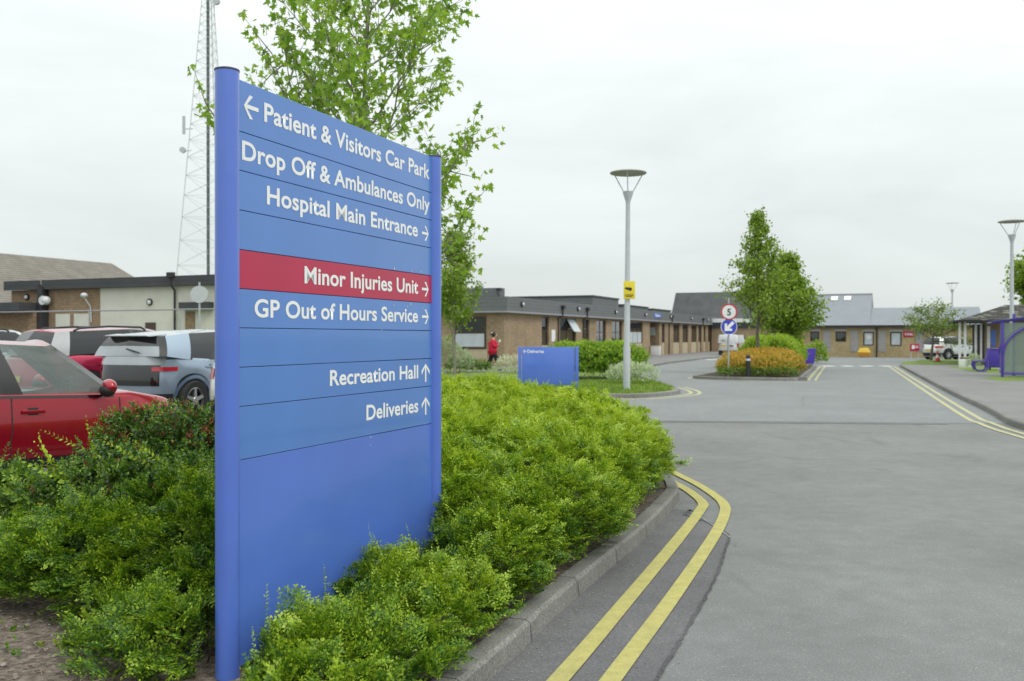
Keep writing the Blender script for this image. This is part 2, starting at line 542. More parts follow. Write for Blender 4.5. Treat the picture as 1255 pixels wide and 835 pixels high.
ribbon('yellow_road_line', inner, 0.098, 0.012, M['yellow_line'])
ribbon('yellow_road_line', outer, 0.098, 0.012, M['yellow_line'])

# resurfacing joint across the road, further patches
patch = speckled('asphalt_patch', (0.205, 0.213, 0.213), (0.16, 0.166, 0.166), (0.26, 0.27, 0.27), 100, (0.92, 1.1))
sheet('road_far', [(-10, 18.4), (4.0, 17.85), (9.2, 17.3), (30, 16), (95, 120), (-30, 120)], 0.004, patch)
ribbon('road_joint', smooth_path([(-3, 17.9), (2.5, 17.7), (5.5, 17.4), (8.0, 17.2)], 4), 0.06, 0.008, M['asphalt_old'])
ribbon('road_crack', smooth_path([G(985, 497), G(983, 491), G(986, 486)], 4), 0.05, 0.0085, M['asphalt'])

# right-hand pavement
RK = smooth_path([(7.2, 6), (8.05, 12), (8.8, 16.1), (9.2, 17.5), (10.27, 20.4), (13.0, 28.35), (21.1, 51.1)], 8)
kerb_run('kerb', RK[::-1], 0.14, 0.115, M['kerb'])
sheet('pavement', [(p[0] + 0.12, p[1]) for p in RK] + [(24, 51.5), (40, 51), (40, 6)], 0.108, M['asphalt_path'])
rl_out = smooth_path([(7.2, 9.5), (8.1, 14.84), (8.64, 17.3), (10.15, 21.9), (20.5, 51)], 8)
rl_in = smooth_path([(7.42, 9.5), (8.33, 14.84), (8.88, 17.3), (10.4, 21.9), (20.78, 51)], 8)
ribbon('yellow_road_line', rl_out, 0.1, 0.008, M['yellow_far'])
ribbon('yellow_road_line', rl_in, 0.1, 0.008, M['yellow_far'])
# give way marks
for px in (1015.5, 1038.5, 1062, 1086):
    x, y = G(px, 449)
    ribbon('white_road_mark', [(x - 0.3, y), (x + 0.3, y)], 1.05, 0.008, M['white_line'])
for px in (852, 872):
    x, y = G(px, 441)
    ribbon('white_road_mark', [(x - 0.45, y), (x + 0.45, y)], 1.2, 0.008, M['white_line'])

# tree island
ISL = [(7.02, 36.4), (7.6, 35.3), (8.6, 34.8), (10.0, 34.3), (10.7, 34.6), (11.2, 36), (16.7, 51.5), (16.2, 52.2), (14.4, 52.6), (13.4, 52), (8.0, 38.6)]
ISL = smooth_path(ISL, 5, True)
kerb_run('kerb', ISL, 0.15, 0.12, M['kerb'], True)
sheet('island_soil', offset_path(ISL, 0.02, True), 0.1, M['soil_dark'])
isl_line = [p for p in ISL]
ribbon('yellow_road_line', offset_path(smooth_path([(10.9, 34.9), (11.2, 36), (16.7, 51.5)], 6), -0.2), 0.09, 0.008, M['yellow_far'])
ribbon('yellow_road_line', offset_path(smooth_path([(10.9, 34.9), (11.2, 36), (16.7, 51.5)], 6), -0.45), 0.09, 0.008, M['yellow_far'])
ribbon('yellow_road_line', offset_path(smooth_path([(8.0, 38.6), (7.02, 36.4), (7.6, 35.3), (8.6, 34.8), (10.0, 34.3)], 6), -0.16), 0.1, 0.008, M['yellow_far'])

# grass corner with the lamp
GR = [(-16, 31.5), (-6, 27.2), (-1.5, 25.2), (2.48, 24.6), (3.6, 24.9), (4.6, 26.2), (4.95, 27.8), (4.95, 30), (5.0, 36), (5.3, 44.2)]
GRS = smooth_path(GR, 6)
kerb_run('kerb', GRS, 0.14, 0.115, M['kerb'])
grass_poly = offset_path(GRS, 0.12) + [(3.2, 46.5), (-3.6, 46.5), (-8, 48.5), (-20, 54)]
sheet('grass_verge', grass_poly, 0.105, M['grass'])
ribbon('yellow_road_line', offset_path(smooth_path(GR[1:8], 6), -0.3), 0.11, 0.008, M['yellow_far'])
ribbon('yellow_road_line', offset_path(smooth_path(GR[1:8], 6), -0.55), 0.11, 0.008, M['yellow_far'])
# pavement along the long building
PV = smooth_path([(5.3, 44.2), (7.9, 51.8), (10.5, 59.4), (20.5, 84.5), (24.5, 96)], 6)
kerb_run('kerb', PV, 0.14, 0.115, M['kerb'])
sheet('pavement', offset_path(PV, 0.12) + [(20.6, 100), (-1.5, 47)], 0.107, M['asphalt_path'])
sheet('footpath', [(-12, 44.5), (-12, 43.2), (-4, 40.8), (3, 41.2), (5.2, 42.4), (5.25, 44), (3, 43.2), (-4, 42.3)], 0.111, M['asphalt_path'])
# right-hand grass
sheet('grass_verge', [(21.3, 51.2), (40, 47.5), (44, 56), (28, 63), (23.5, 56.5)], 0.116, M['grass'], z0=-0.02)
sheet('grass_verge', [G(1160, 449.3, .112), G(1198, 456.5, .112), G(1226, 458, .112), G(1222, 450, .112)], 0.112, M['grass'])
sheet('grass_verge', [G(1203, 463.4, .112), G(1216, 461.8, .112), G(1280, 461, .112), G(1290, 466.5, .112), G(1226, 467, .112)], 0.112, M['grass'])
# car park surface a kerb's height above the road
sheet('car_park', [(-7, 13.0), (-3.2, 14.0), (-3.0, 15.5), (-4.8, 18.0), (-9, 19.8), (-14, 36), (-60, 52), (-60, 14)], 0.14, M['asphalt_path'], z0=-0.01)

# ------------------------------------------------------------------ the direction sign
PL = (-1.226, 4.19)
SD = (0.3647, 0.9311)
SL = 1.955
def s_of(px): 
    k = (px - 627.5) / F
    return (k * PL[1] - PL[0]) / (SD[0] - k * SD[1])
def z_of(px, py):
    return ZatY(py, PL[1] + SD[1] * s_of(px))

sign = empty('direction_sign', (PL[0], PL[1], 0.095), math.atan2(SD[1], SD[0]),
             'tall blue hospital direction sign with one red strip and white lettering, in the bed', 'direction sign')
BASE = 0.095
ztop = 2.757
for sx, dy, top in ((-0.045, 0.02, 2.775), (SL + 0.045, 0.014, 2.757)):
    r = 0.053
    mb = MB().lathe([(r, -0.1), (r, top - BASE)], 40, (sx, dy, 0), caps=True)
    post = mb.build('post', M['post_blue'], sign, smooth=True)
    MB().lathe([(r + 0.002, top - BASE + 0.0005), (r + 0.0015, top - BASE + 0.008), (r - 0.01, top - BASE + 0.012)], 40, (sx, dy, 0)).build('post_cap', M['dark_gap'], post, smooth=True)
edges = [96.3, 160.1, 208, 256.9, 305.5, 353.6, 402, 450.6, 499, 564.9, 819.4]
zs = [ZatY(e, PL[1]) - BASE for e in edges]
MB().box(0.0, SL, 0.012, 0.03, zs[-1] + 0.01, zs[0] - 0.01).build('backing_board', M['dark_gap'], sign)

def text_mesh(body, x0, x1, z, cap, weight=0.0):
    cu = bpy.data.curves.new('lettering', 'FONT')
    cu.body = body
    cu.size = 1.0
    cu.offset = weight
    cu.extrude = 0.0
    cu.resolution_u = 5
    cu.space_character = 1.02
    o = bpy.data.objects.new('tmp', cu)
    COL.objects.link(o)
    dg = bpy.context.evaluated_depsgraph_get()
    me = bpy.data.meshes.new_from_object(o.evaluated_get(dg))
    bpy.data.objects.remove(o)
    bpy.data.curves.remove(cu)
    co = np.empty(len(me.vertices) * 3); me.vertices.foreach_get('co', co); co = co.reshape(-1, 3)
    xs = co[:, 0]
    # capital height of the built-in face, measured on the first letter's extents
    h = CAP_H
    w = xs.max() - xs.min()
    sxv = (x1 - x0) / w if x1 is not None else cap / h
    out = np.zeros_like(co)
    out[:, 0] = x0 + (xs - xs.min()) * sxv
    out[:, 2] = z + co[:, 1] * cap / h
    me.vertices.foreach_set('co', out.ravel())
    me.update()
    return me

def cap_height(weight):
    cu = bpy.data.curves.new('lettering', 'FONT'); cu.body = 'H'; cu.size = 1.0; cu.offset = weight
    o = bpy.data.objects.new('tmp', cu); COL.objects.link(o)
    me = bpy.data.meshes.new_from_object(o.evaluated_get(bpy.context.evaluated_depsgraph_get()))
    ys = [v.co.y for v in me.vertices]
    bpy.data.objects.remove(o); bpy.data.curves.remove(cu)
    return max(ys) - min(ys)
WEIGHT = 0.022
CAP_H = cap_height(WEIGHT)

def letter(parent, body, x0, x1, z, cap, y=-0.0015, mat=None, weight=WEIGHT):
    me = text_mesh(body, x0, x1, z, cap, weight)
    me.materials.clear(); me.materials.append(mat or M['white'])
    return link('lettering', me, parent, (0, y, 0))

def arrow_poly(cx, cz, size, ang, w=0.17, head=0.5, dx=1.0):
    """arrow with an open barbed head, pointing along ang"""
    h = 0.5
    sh = w / 2
    pts = []
    k = w * 1.25
    # shaft, then chevron head traced round
    tip = (h, 0)
    pts = [(-h, -sh), (h - k, -sh), (h - head - k * 0.55, -head + 0.02), (h - head + k * 0.55, -head), tip, (h - head + k * 0.55, head), (h - head - k * 0.55, head - 0.02), (h - k, sh), (-h, sh)]
    c, s_ = math.cos(ang), math.sin(ang)
    return [(cx + (p[0] * c - p[1] * s_) * size * dx, cz + (p[0] * s_ + p[1] * c) * size) for p in pts]

def arrow(parent, cx, cz, size, ang, y=-0.0015, mat=None, dx=1.0):
    mb = MB()
    p = arrow_poly(cx, cz, size, ang, dx=dx)
    # tris: shaft quad, two head quads
    V_ = [(q[0], 0.0, q[1]) for q in p]
    mb.add(V_, [(0, 1, 7, 8), (1, 2, 3, 4), (4, 5, 6, 7), (1, 4, 7)])
    o = mb.build('arrow', mat or M['white'], parent, loc=(0, y, 0))
    return o

panels = []
for i in range(10):
    z1, z0 = zs[i], zs[i + 1]
    gap = 0.0016
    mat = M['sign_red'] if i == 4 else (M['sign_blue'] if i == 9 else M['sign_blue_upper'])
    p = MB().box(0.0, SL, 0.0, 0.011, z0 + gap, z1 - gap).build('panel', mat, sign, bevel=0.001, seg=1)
    panels.append(p)
tag(panels[4], 'red strip panel reading Minor Injuries Unit')

def sline(i, body, pxl, yt, yb, pxr):
    z = z_of(pxl, yb) - BASE
    cap = (z_of(pxl, yt) - z_of(pxl, yb)) * 1.0
    letter(panels[i], body, s_of(pxl), s_of(pxr), z, cap)
sline(0, 'Patient & Visitors Car Park', 323.8, 125, 148.5, 526.3)
sline(1, 'Drop Off & Ambulances Only', 296.5, 171.3, 195, 526.3)
sline(2, 'Hospital Main Entrance', 327, 227, 249.8, 511.8)
sline(4, 'Minor Injuries Unit', 373, 325.6, 346.8, 512.3)
sline(5, 'GP Out of Hours Service', 311.7, 365.6, 388.2, 512)
sline(7, 'Recreation Hall', 404, 453.3, 472.8, 512.3)
sline(8, 'Deliveries', 448.7, 496.2, 515, 512.3)
def sarrow(i, xl, xr, yc, ang, size):
    sc = 0.5 * (s_of(xl) + s_of(xr)); zc = z_of(0.5 * (xl + xr), yc) - BASE
    arrow(panels[i], sc, zc, size, ang)
sarrow(0, 296.5, 319, 132.5, math.pi, 0.108)
for i, yc in ((2, 286.3), (4, 354.6), (5, 388.3)):
    sarrow(i, 514.8, 527, yc, 0.0, 0.093)
sarrow(7, 516.3, 526.3, 457, math.pi / 2, 0.115)
sarrow(8, 516.3, 526.3, 497.6, math.pi / 2, 0.112)
# rivets, scars and bird lime flecks on the panels and post
r_ = random.Random(5)
fm = MB()
for px, py, rr in ((483, 329.5, .007), (504, 332, .005), (516, 334, .006), (482.5, 374, .005), (503, 373, .007), (499, 376, .004), (518, 378, .004), (467.5, 404.7, .004), (453.8, 536, .004), (453.8, 546, .003), (520, 520, .003), (433, 470, .003), (455, 490, .002)):
    s_, z_ = s_of(px), z_of(px, py) - BASE
    a = [(s_ + rr * math.cos(t) * r_.uniform(.5, 1.1), -0.002, z_ + 1.4 * rr * math.sin(t) * r_.uniform(.5, 1.2)) for t in [k * math.pi / 4 for k in range(8)]]
    fm.add(a, [tuple(range(8))])
fm.build('paint_chips', paint('chipped_paint', (0.62, 0.6, 0.56), 0.8, 0.3, scale=60), sign)
# ------------------------------------------------------------------ foliage
def np_mesh(name, Vt, k, mat, tone=None, parent=None, loc=None):
    n = len(Vt); nf = n // k
    me = bpy.data.meshes.new(name)
    me.vertices.add(n); me.vertices.foreach_set('co', np.ascontiguousarray(Vt, dtype=np.float32).ravel())
    me.loops.add(n); me.loops.foreach_set('vertex_index', np.arange(n, dtype=np.int32))
    me.polygons.add(nf); me.polygons.foreach_set('loop_start', np.arange(0, n, k, dtype=np.int32))
    me.update(calc_edges=True)
    if tone is not None:
        at = me.attributes.new('tone', 'FLOAT', 'FACE'); at.data.foreach_set('value', np.ascontiguousarray(tone, dtype=np.float32))
    me.materials.append(mat)
    return link(name, me, parent, loc)

def norm(a): return a / (np.linalg.norm(a, axis=-1, keepdims=True) + 1e-9)

def frames(d, roll):
    d = norm(d)
    up = np.where(np.abs(d[:, 2:3]) < 0.95, np.array([[0, 0, 1.0]]), np.array([[1.0, 0, 0]]))
    x = norm(np.cross(up, d)); y = np.cross(d, x)
    c, s = np.cos(roll)[:, None], np.sin(roll)[:, None]
    return x * c + y * s, -x * s + y * c, d

def make_spray(r, pairs, L, ll, lw, spread=0.9, bend=0.25, flat=0.7):
    """a shoot along +z carrying leaves in two ranks; returns (pairs*2*4,3) and age of each leaf"""
    vs, ages = [], []
    for i in range(pairs):
        t = (i + 0.6) / pairs
        zc = L * t
        xc = bend * L * t * t
        s = (0.75 + 0.4 * math.sin(math.pi * min(1, t * 0.9 + 0.1))) * (1 - 0.45 * t ** 3)
        for side in (-1, 1):
            a = (0 if i % 2 == 0 or r.random() < flat else math.pi / 2) + r.normal(0, 0.25)
            rad = np.array([math.sin(a), math.cos(a), 0.0]) * side
            ax = np.array([2 * bend * t, 0, 1.0]); ax /= np.linalg.norm(ax)
            d = rad * spread + ax * (0.55 + 0.9 * t * t) + r.normal(0, 0.12, 3)
            d /= np.linalg.norm(d)
            nrm = np.cross(d, np.cross(ax, d)) + r.normal(0, 0.25, 3); nrm /= np.linalg.norm(nrm)
            w = np.cross(d, nrm); w /= np.linalg.norm(w) + 1e-9
            b = np.array([xc, 0, zc])
            l_, w_ = ll * s * r.uniform(0.8, 1.15), lw * s * r.uniform(0.85, 1.15)
            m = b + d * l_ * 0.5
            vs += [b, m + w * w_ * 0.5 + nrm * w_ * 0.12, b + d * l_, m - w * w_ * 0.5 + nrm * w_ * 0.12]
            ages.append(t)
    return np.array(vs), np.array(ages)

def make_frond(r, L, ll, lw, nside=7, bend=0.15):
    """a flat branching spray: main shoot along z, side shoots left and right in the y-z plane"""
    vs, ag = [], []
    def shoot(p, d, ln, n, a0):
        for i in range(n):
            t = (i + .7) / n
            b = p + d * ln * t
            for side in (-1, 1):
                perp = np.array([0, -d[2], d[1]]) * side
                q = perp * .85 + d * (.55 + .5 * t) + r.normal(0, .13, 3) + np.array([.12, 0, 0]); q /= np.linalg.norm(q)
                nrm = np.array([1., 0, 0]) + r.normal(0, .3, 3); w = np.cross(q, nrm); w /= np.linalg.norm(w) + 1e-9
                s = (1 - .4 * t ** 2) * r.uniform(.8, 1.15)
                m = b + q * ll * s * .5
                vs.extend([b, m + w * lw * s * .5, b + q * ll * s, m - w * lw * s * .5]); ag.append(min(1, a0 + (1 - a0) * t))
    for k in range(nside):
        f = .2 + .7 * k / nside
        side = 1 if k % 2 else -1
        ang = side * r.uniform(.55, .85)
        d = np.array([r.normal(0, .08), math.sin(ang), math.cos(ang)]); d /= np.linalg.norm(d)
        shoot(np.array([bend * L * f * f, 0, L * f]), d, L * r.uniform(.42, .6) * (1.05 - .55 * f), max(3, int(5 * (1.1 - .5 * f))), f * .5)
    shoot(np.array([bend * L * .2, 0, L * .45]), np.array([bend, 0, 1.]) / math.hypot(bend, 1), L * .6, 5, .35)
    return np.array(vs), np.array(ag)

def scatter(P, D, sprays, r, scale=(0.75, 1.25), tip_gain=0.5, base_tone=None, spread=0.18, level=None):
    """place shoots at P pointing along D; tone = own brightness of each leaf, young tips higher"""
    N = len(P)
    which = r.integers(0, len(sprays), N)
    X, Y, Z = frames(D, r.uniform(0, 2 * math.pi, N) if level is None else math.pi / 2 + r.normal(0, level, N))
    sc = r.uniform(scale[0], scale[1], N)
    bt = (r.normal(0.42, 0.1, N) if base_tone is None else base_tone + r.normal(0, 0.07, N))
    outV, outT = [], []
    for k, (sv_, ag) in enumerate(sprays):
        i = np.where(which == k)[0]
        if not len(i): continue
        v = sv_[None] * sc[i, None, None]
        w = v[..., 0:1] * X[i, None] + v[..., 1:2] * Y[i, None] + v[..., 2:3] * Z[i, None] + P[i, None]
        outV.append(w.reshape(-1, 3))
        t = bt[i, None] + tip_gain * (ag[None] - 0.5) + r.normal(0, spread, (len(i), len(ag)))
        outT.append(np.clip(t, 0, 1).ravel())
    return np.concatenate(outV), np.concatenate(outT)

def shell(clumps, density, r, depth=0.3, zmin=0.1, inner=0.82, lower=-0.35):
    """points and outward directions on the outside of a pile of ellipsoids"""
    C = np.array([c[:3] for c in clumps], float); RR = np.array([c[3:6] for c in clumps], float)
    Ps, Ds = [], []
    for i in range(len(C)):
        a, b, c = RR[i]
        area = 4 * math.pi * (((a * b) ** 1.6 + (a * c) ** 1.6 + (b * c) ** 1.6) / 3) ** (1 / 1.6)
        n = int(area * density)
        d = norm(r.normal(0, 1, (n, 3)))
        d = d[d[:, 2] > lower]
        rho = 1 - depth * r.random(len(d)) ** 2
        lump = 1 + 0.07 * np.sin(d[:, 0] * 7 + i) * np.sin(d[:, 1] * 6 + 2 * i) + 0.05 * np.sin(d[:, 2] * 9 + d[:, 0] * 4 + i * 1.7)
        p = C[i] + d * RR[i] * (rho * lump)[:, None]
        ok = p[:, 2] > zmin
        for j in range(len(C)):
            if j != i:
                q = (p - C[j]) / RR[j]
                ok &= (q * q).sum(1) > inner ** 2
        Ps.append(p[ok]); Ds.append(norm(d[ok] / RR[i]))
    return np.concatenate(Ps), np.concatenate(Ds)

# stay out of the sign: its panel, both posts, and the far side of it
def sign_coords(P):
    q = P[:, :2] - np.array(PL)
    return q[:, 0] * SD[0] + q[:, 1] * SD[1], q[:, 0] * SD[1] - q[:, 1] * SD[0]      # along, in front

def tuft(P, dirs, r, cell=0.11, push=0.05, turn=0.45):
    """neighbouring shoots grow together in tufts: same lean, same reach"""
    q = np.floor(P / cell + r.uniform(0, 1, 3)).astype(np.int64)
    h = (q[:, 0] * 73856093) ^ (q[:, 1] * 19349663) ^ (q[:, 2] * 83492791)
    _, inv = np.unique(h, return_inverse=True); inv = inv.ravel()
    lean = r.normal(0, turn, (inv.max() + 1, 3)); rch = r.normal(0, push, inv.max() + 1); tn = r.normal(0, .07, inv.max() + 1)
    ctr = (q + .5) * cell
    d2 = norm(dirs + lean[inv])
    return P * .72 + ctr * .28 * 1.0 + (P - P) + d2 * rch[inv][:, None], d2, tn[inv]

def cull(Vt, T, k, keep_fn):
    c = Vt.reshape(-1, k, 3)
    ok = keep_fn(c)
    return c[ok].reshape(-1, 3), T[ok]

def off_sign(c):
    flat = c.reshape(-1, 3)
    s_, n_ = sign_coords(flat)
    bad = (s_ > -0.105) & (s_ < SL + 0.105) & (n_ < 0.008) & (n_ > -0.05)
    for px_, dn in ((-0.045, -0.02), (SL + 0.045, -0.014)):
        bad |= ((s_ - px_) ** 2 + (n_ - dn) ** 2) < 0.056 ** 2
    # trodden bare ground at the foot of the near post
    bad |= (flat[:, 1] < 4.3) & (flat[:, 0] > -1.385) & (flat[:, 0] < -1.1) | ((s_ > -.35) & (s_ < .0) & (n_ > -.1) & (n_ < .2))
    return ~bad.reshape(len(c), -1).any(1)

def stems(clumps, r, n, rad=0.006, name='stems', parent=None, z0=0.05):
    mb = MB()
    for i in range(n):
        c = clumps[r.integers(0, len(clumps))]
        b = np.array([c[0] + r.normal(0, c[3] * 0.25), c[1] + r.normal(0, c[4] * 0.25), z0])
        d = norm(r.normal(0, 1, 3)); d[2] = abs(d[2])
        e = np.array(c[:3]) + d * np.array(c[3:6]) * 0.9
        m = (b + e) / 2 + r.normal(0, 0.04, 3)
        mb.tube([b, m, e], [rad, rad * 0.7, rad * 0.3], 5, caps=False)
    return mb

SPR = np.random.default_rng(21)
LON = [make_spray(SPR, 11, 0.16, 0.0225, 0.0135, bend=b) for b in (0.1, 0.25, 0.4, 0.2, 0.3)]
FROND = [make_frond(SPR, .16, .0215, .0125, 7, b) for b in (.05, .15, .25, -.05, .2)]
FROND_FAR = [make_frond(SPR, .18, .029, .0165, 6, b) for b in (.05, .15, .25)]
LON_FAR = [make_spray(SPR, 8, 0.18, 0.034, 0.02, bend=b) for b in (0.1, 0.25, 0.35)]
COT = [make_spray(SPR, 7, 0.15, 0.036, 0.02, spread=0.8, bend=b, flat=0.3) for b in (0.0, 0.15, 0.3)]

M['lonicera'] = leaf_mat('lonicera_leaf', [(0.0, (0.035, 0.095, 0.012)), (0.4, (0.12, 0.24, 0.018)), (0.7, (0.30, 0.44, 0.029)), (1.0, (0.48, 0.6, 0.06))], trans=.27)
M['cotoneaster'] = leaf_mat('dark_shrub_leaf', [(0.0, (0.015, 0.045, 0.012)), (0.5, (0.055, 0.13, 0.02)), (0.8, (0.15, 0.27, 0.035)), (1.0, (0.28, 0.40, 0.06))], trans=0.25, rough=0.35)
M['red_tip'] = leaf_mat('red_young_leaf', [(0.0, (0.14, 0.02, 0.015)), (0.5, (0.28, 0.05, 0.03)), (1.0, (0.4, 0.13, 0.05))], trans=0.3)

# --- long hedge to the right of the sign
def along(t, b):
    """bed position: t metres up the kerb from the near end, b metres in from it"""
    K = np.array(KERB_S); seg = np.linalg.norm(np.diff(K, axis=0), axis=1); L_ = np.concatenate([[0], np.cumsum(seg)])
    t0 = L_[np.argmin(np.abs(K[:, 1] - 4.37) + (K[:, 1] > 10) * 9)] + t
    x = np.interp(t0, L_, K[:, 0]); y = np.interp(t0, L_, K[:, 1])
    x2 = np.interp(t0 + 0.3, L_, K[:, 0]); y2 = np.interp(t0 + 0.3, L_, K[:, 1])
    d = np.array([x2 - x, y2 - y]); d /= np.linalg.norm(d)
    return x - d[1] * b, y + d[0] * b

hr = np.random.default_rng(4)
hedge_clumps = []
def hz(y):
    return float(np.interp(y, [3.6, 4.3, 4.9, 5.5, 6.2, 6.9, 7.8, 9.5, 12, 15, 19], [0.2, 0.24, 0.29, 0.4, 0.56, 0.66, 0.74, 0.78, 0.82, 0.84, 0.84]))
t = -0.8
while t < 14.5:
    step = 0.42 if t < 3.5 else 0.62
    x0, y0 = along(t, 0)
    rr = 0.3 if y0 < 5.2 else (0.4 if y0 < 7.5 else 0.55)
    b = 0.13 + rr * (0.8 if y0 < 7 else 0.95)
    bmax = 1.0 if y0 < 6 else 7.5
    first = True
    while b < bmax:
        jx = hr.normal(0, 0.05, 3)
        x, y = along(t, b)
        x += jx[0]; y += jx[1]
        s_, n_ = sign_coords(np.array([[x, y, 0]]))
        s_, n_ = s_[0], n_[0]
        if -0.3 < s_ < SL + 0.25 and n_ < rr * 0.75: break
        if x / y * F + 627.5 < 345 and y > 6: break
        h = hz(y) * (0.86 if first else 1.0) * hr.uniform(0.92, 1.08)
        hedge_clumps.append((x, y, 0.1 + h * 0.42, rr * hr.uniform(0.95, 1.15), rr * hr.uniform(0.95, 1.15), h * 0.58 + 0.02))
        b += step * (1.0 if y0 < 9 else 1.25)
        first = False
    t += step
P, D = shell(hedge_clumps, 620, hr, depth=0.4, zmin=0.07, inner=0.84)
dist = P[:, 1]
keep = hr.random(len(P)) < np.clip(6.5 / np.maximum(dist, 6.5), 0.25, 1) ** 1.6
# behind the crest nothing shows: thin it
P, D, dist = P[keep], D[keep], dist[keep]
dirs = norm(D * np.array([1.0, 1.0, .55]) + np.array([.12, -.25, 0.22]) + hr.normal(0, 0.3, D.shape))
P, dirs, tn_ = tuft(P, dirs, hr, .1, .03, .33)
near = dist < 10
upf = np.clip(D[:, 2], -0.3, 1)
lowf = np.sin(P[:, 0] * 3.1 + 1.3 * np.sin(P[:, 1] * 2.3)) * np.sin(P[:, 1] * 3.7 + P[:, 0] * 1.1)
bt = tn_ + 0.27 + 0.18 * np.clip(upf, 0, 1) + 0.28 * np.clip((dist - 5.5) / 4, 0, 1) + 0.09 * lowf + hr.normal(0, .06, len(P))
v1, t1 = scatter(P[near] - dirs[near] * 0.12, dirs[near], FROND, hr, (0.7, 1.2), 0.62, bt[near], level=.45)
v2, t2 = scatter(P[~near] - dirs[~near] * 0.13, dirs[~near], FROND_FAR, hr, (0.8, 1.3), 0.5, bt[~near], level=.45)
# long new shoots rising clear of the hedge
Sx = [(-0.93, 4.52, 0.22), (-0.78, 4.78, 0.22), (-0.72, 4.98, 0.24), (-0.66, 5.02, 0.26), (-0.6, 5.3, 0.3), (-0.55, 5.32, 0.34), (-0.42, 5.55, 0.4), (-0.36, 5.75, 0.44), (-0.38, 5.95, 0.48), (-0.3, 6.1, 0.5)]
SP = np.array(Sx); Pn, Dn = P[near], D[near]
pick = hr.choice(len(Pn), 260, replace=False); pick = pick[Dn[pick, 2] > 0.35]
SP = np.concatenate([SP, Pn[pick]])
SDr = norm(np.array([-0.25, 0, 1.0]) + hr.normal(0, 0.3, (len(SP), 3)))
LONG = [make_spray(SPR, 14, 0.24, 0.02, 0.012, bend=b) for b in (0.05, 0.15, -0.12)]
v3, t3 = scatter(SP, SDr, LONG, hr, (0.6, 1.0), 0.4, np.full(len(SP), 0.72))
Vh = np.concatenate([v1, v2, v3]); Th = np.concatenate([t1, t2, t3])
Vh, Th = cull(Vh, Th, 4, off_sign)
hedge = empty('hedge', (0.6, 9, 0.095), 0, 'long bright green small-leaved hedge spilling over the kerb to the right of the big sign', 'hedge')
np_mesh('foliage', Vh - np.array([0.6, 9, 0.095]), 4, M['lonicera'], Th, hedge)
hs = stems(hedge_clumps, hr, 420)
hs.v = [(a - 0.6, b - 9, c - 0.095) for a, b, c in hs.v]
hs.build('stems', M['twig'], hedge)
print('hedge quads', len(Th), 'clumps', len(hedge_clumps))

# --- shrubs to the left of the sign
def shrub(name, label, clumps, density, sprays, mat, seed, bt=0.42, tip=0.45, depth=0.4, base=(0, 0, 0.095), scale=(0.75, 1.2), extra=None, zmin=0.1, up=0.35, keep_fn=off_sign, group=None, nst=60, inner=0.82, cat='shrub', rnd=0.38, level=None, flatten=1.0):
    r = np.random.default_rng(seed)
    P, D = shell(clumps, density, r, depth=depth, zmin=zmin, inner=inner)
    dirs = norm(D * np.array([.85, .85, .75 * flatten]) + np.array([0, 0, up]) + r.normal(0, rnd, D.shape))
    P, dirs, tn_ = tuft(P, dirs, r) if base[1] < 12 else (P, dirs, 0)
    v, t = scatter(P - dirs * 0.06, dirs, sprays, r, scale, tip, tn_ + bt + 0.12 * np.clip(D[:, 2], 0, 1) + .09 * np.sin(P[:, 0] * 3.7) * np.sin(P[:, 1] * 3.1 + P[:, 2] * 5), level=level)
    if keep_fn: v, t = cull(v, t, 4, keep_fn)
    b = np.array(base)
    root = empty(name, base, 0, label, cat, group)
    np_mesh('foliage', v - b, 4, mat, t, root)
    if nst:
        st = stems(clumps, r, nst)
        st.v = [(a - b[0], c - b[1], d - b[2]) for a, c, d in st.v]
        st.build('stems', M['twig'], root)
    if extra:
        ep, ed, esp, emat, esc, enm = extra(P, D, r)
        v, t = scatter(ep, ed, esp, r, esc, 0.4)
        v, t = cull(v, t, 4, off_sign)
        np_mesh(enm, v - b, 4, emat, t, root)
    return root

def cl(px, py, Y, rx, ry, rz):
    return (XatY(px, Y), Y, ZatY(py, Y), rx, ry, rz)
def red_tips(n, zlo):
    def fn(P, D, r):
        i = np.where((D[:, 2] > 0.35) & (P[:, 2] > zlo))[0]
        i = r.choice(i, min(n, len(i)), replace=False)
        tips = [make_spray(SPR, 4, 0.07, 0.026, 0.014, bend=0.1, flat=0.3) for _ in range(3)]
        return P[i] + D[i] * 0.015, norm(D[i] * 0.5 + np.array([0, 0, 0.7]) + r.normal(0, 0.3, (len(i), 3))), tips, M['red_tip'], (0.6, 1.15), 'red_shoots'
    return fn
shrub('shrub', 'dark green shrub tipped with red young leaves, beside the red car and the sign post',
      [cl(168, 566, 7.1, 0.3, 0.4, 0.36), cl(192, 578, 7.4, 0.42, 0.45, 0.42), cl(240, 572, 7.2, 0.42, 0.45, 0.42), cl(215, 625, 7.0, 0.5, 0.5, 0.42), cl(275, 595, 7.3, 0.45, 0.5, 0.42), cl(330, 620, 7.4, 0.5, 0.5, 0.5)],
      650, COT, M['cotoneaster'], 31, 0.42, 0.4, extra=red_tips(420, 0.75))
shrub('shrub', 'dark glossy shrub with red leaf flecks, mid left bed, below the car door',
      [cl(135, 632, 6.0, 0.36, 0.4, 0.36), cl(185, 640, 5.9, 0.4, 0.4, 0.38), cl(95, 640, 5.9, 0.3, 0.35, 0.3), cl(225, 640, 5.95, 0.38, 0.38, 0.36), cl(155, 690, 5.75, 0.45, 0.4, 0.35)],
      700, COT, M['cotoneaster'], 32, 0.47, 0.5, extra=red_tips(60, 0.5))
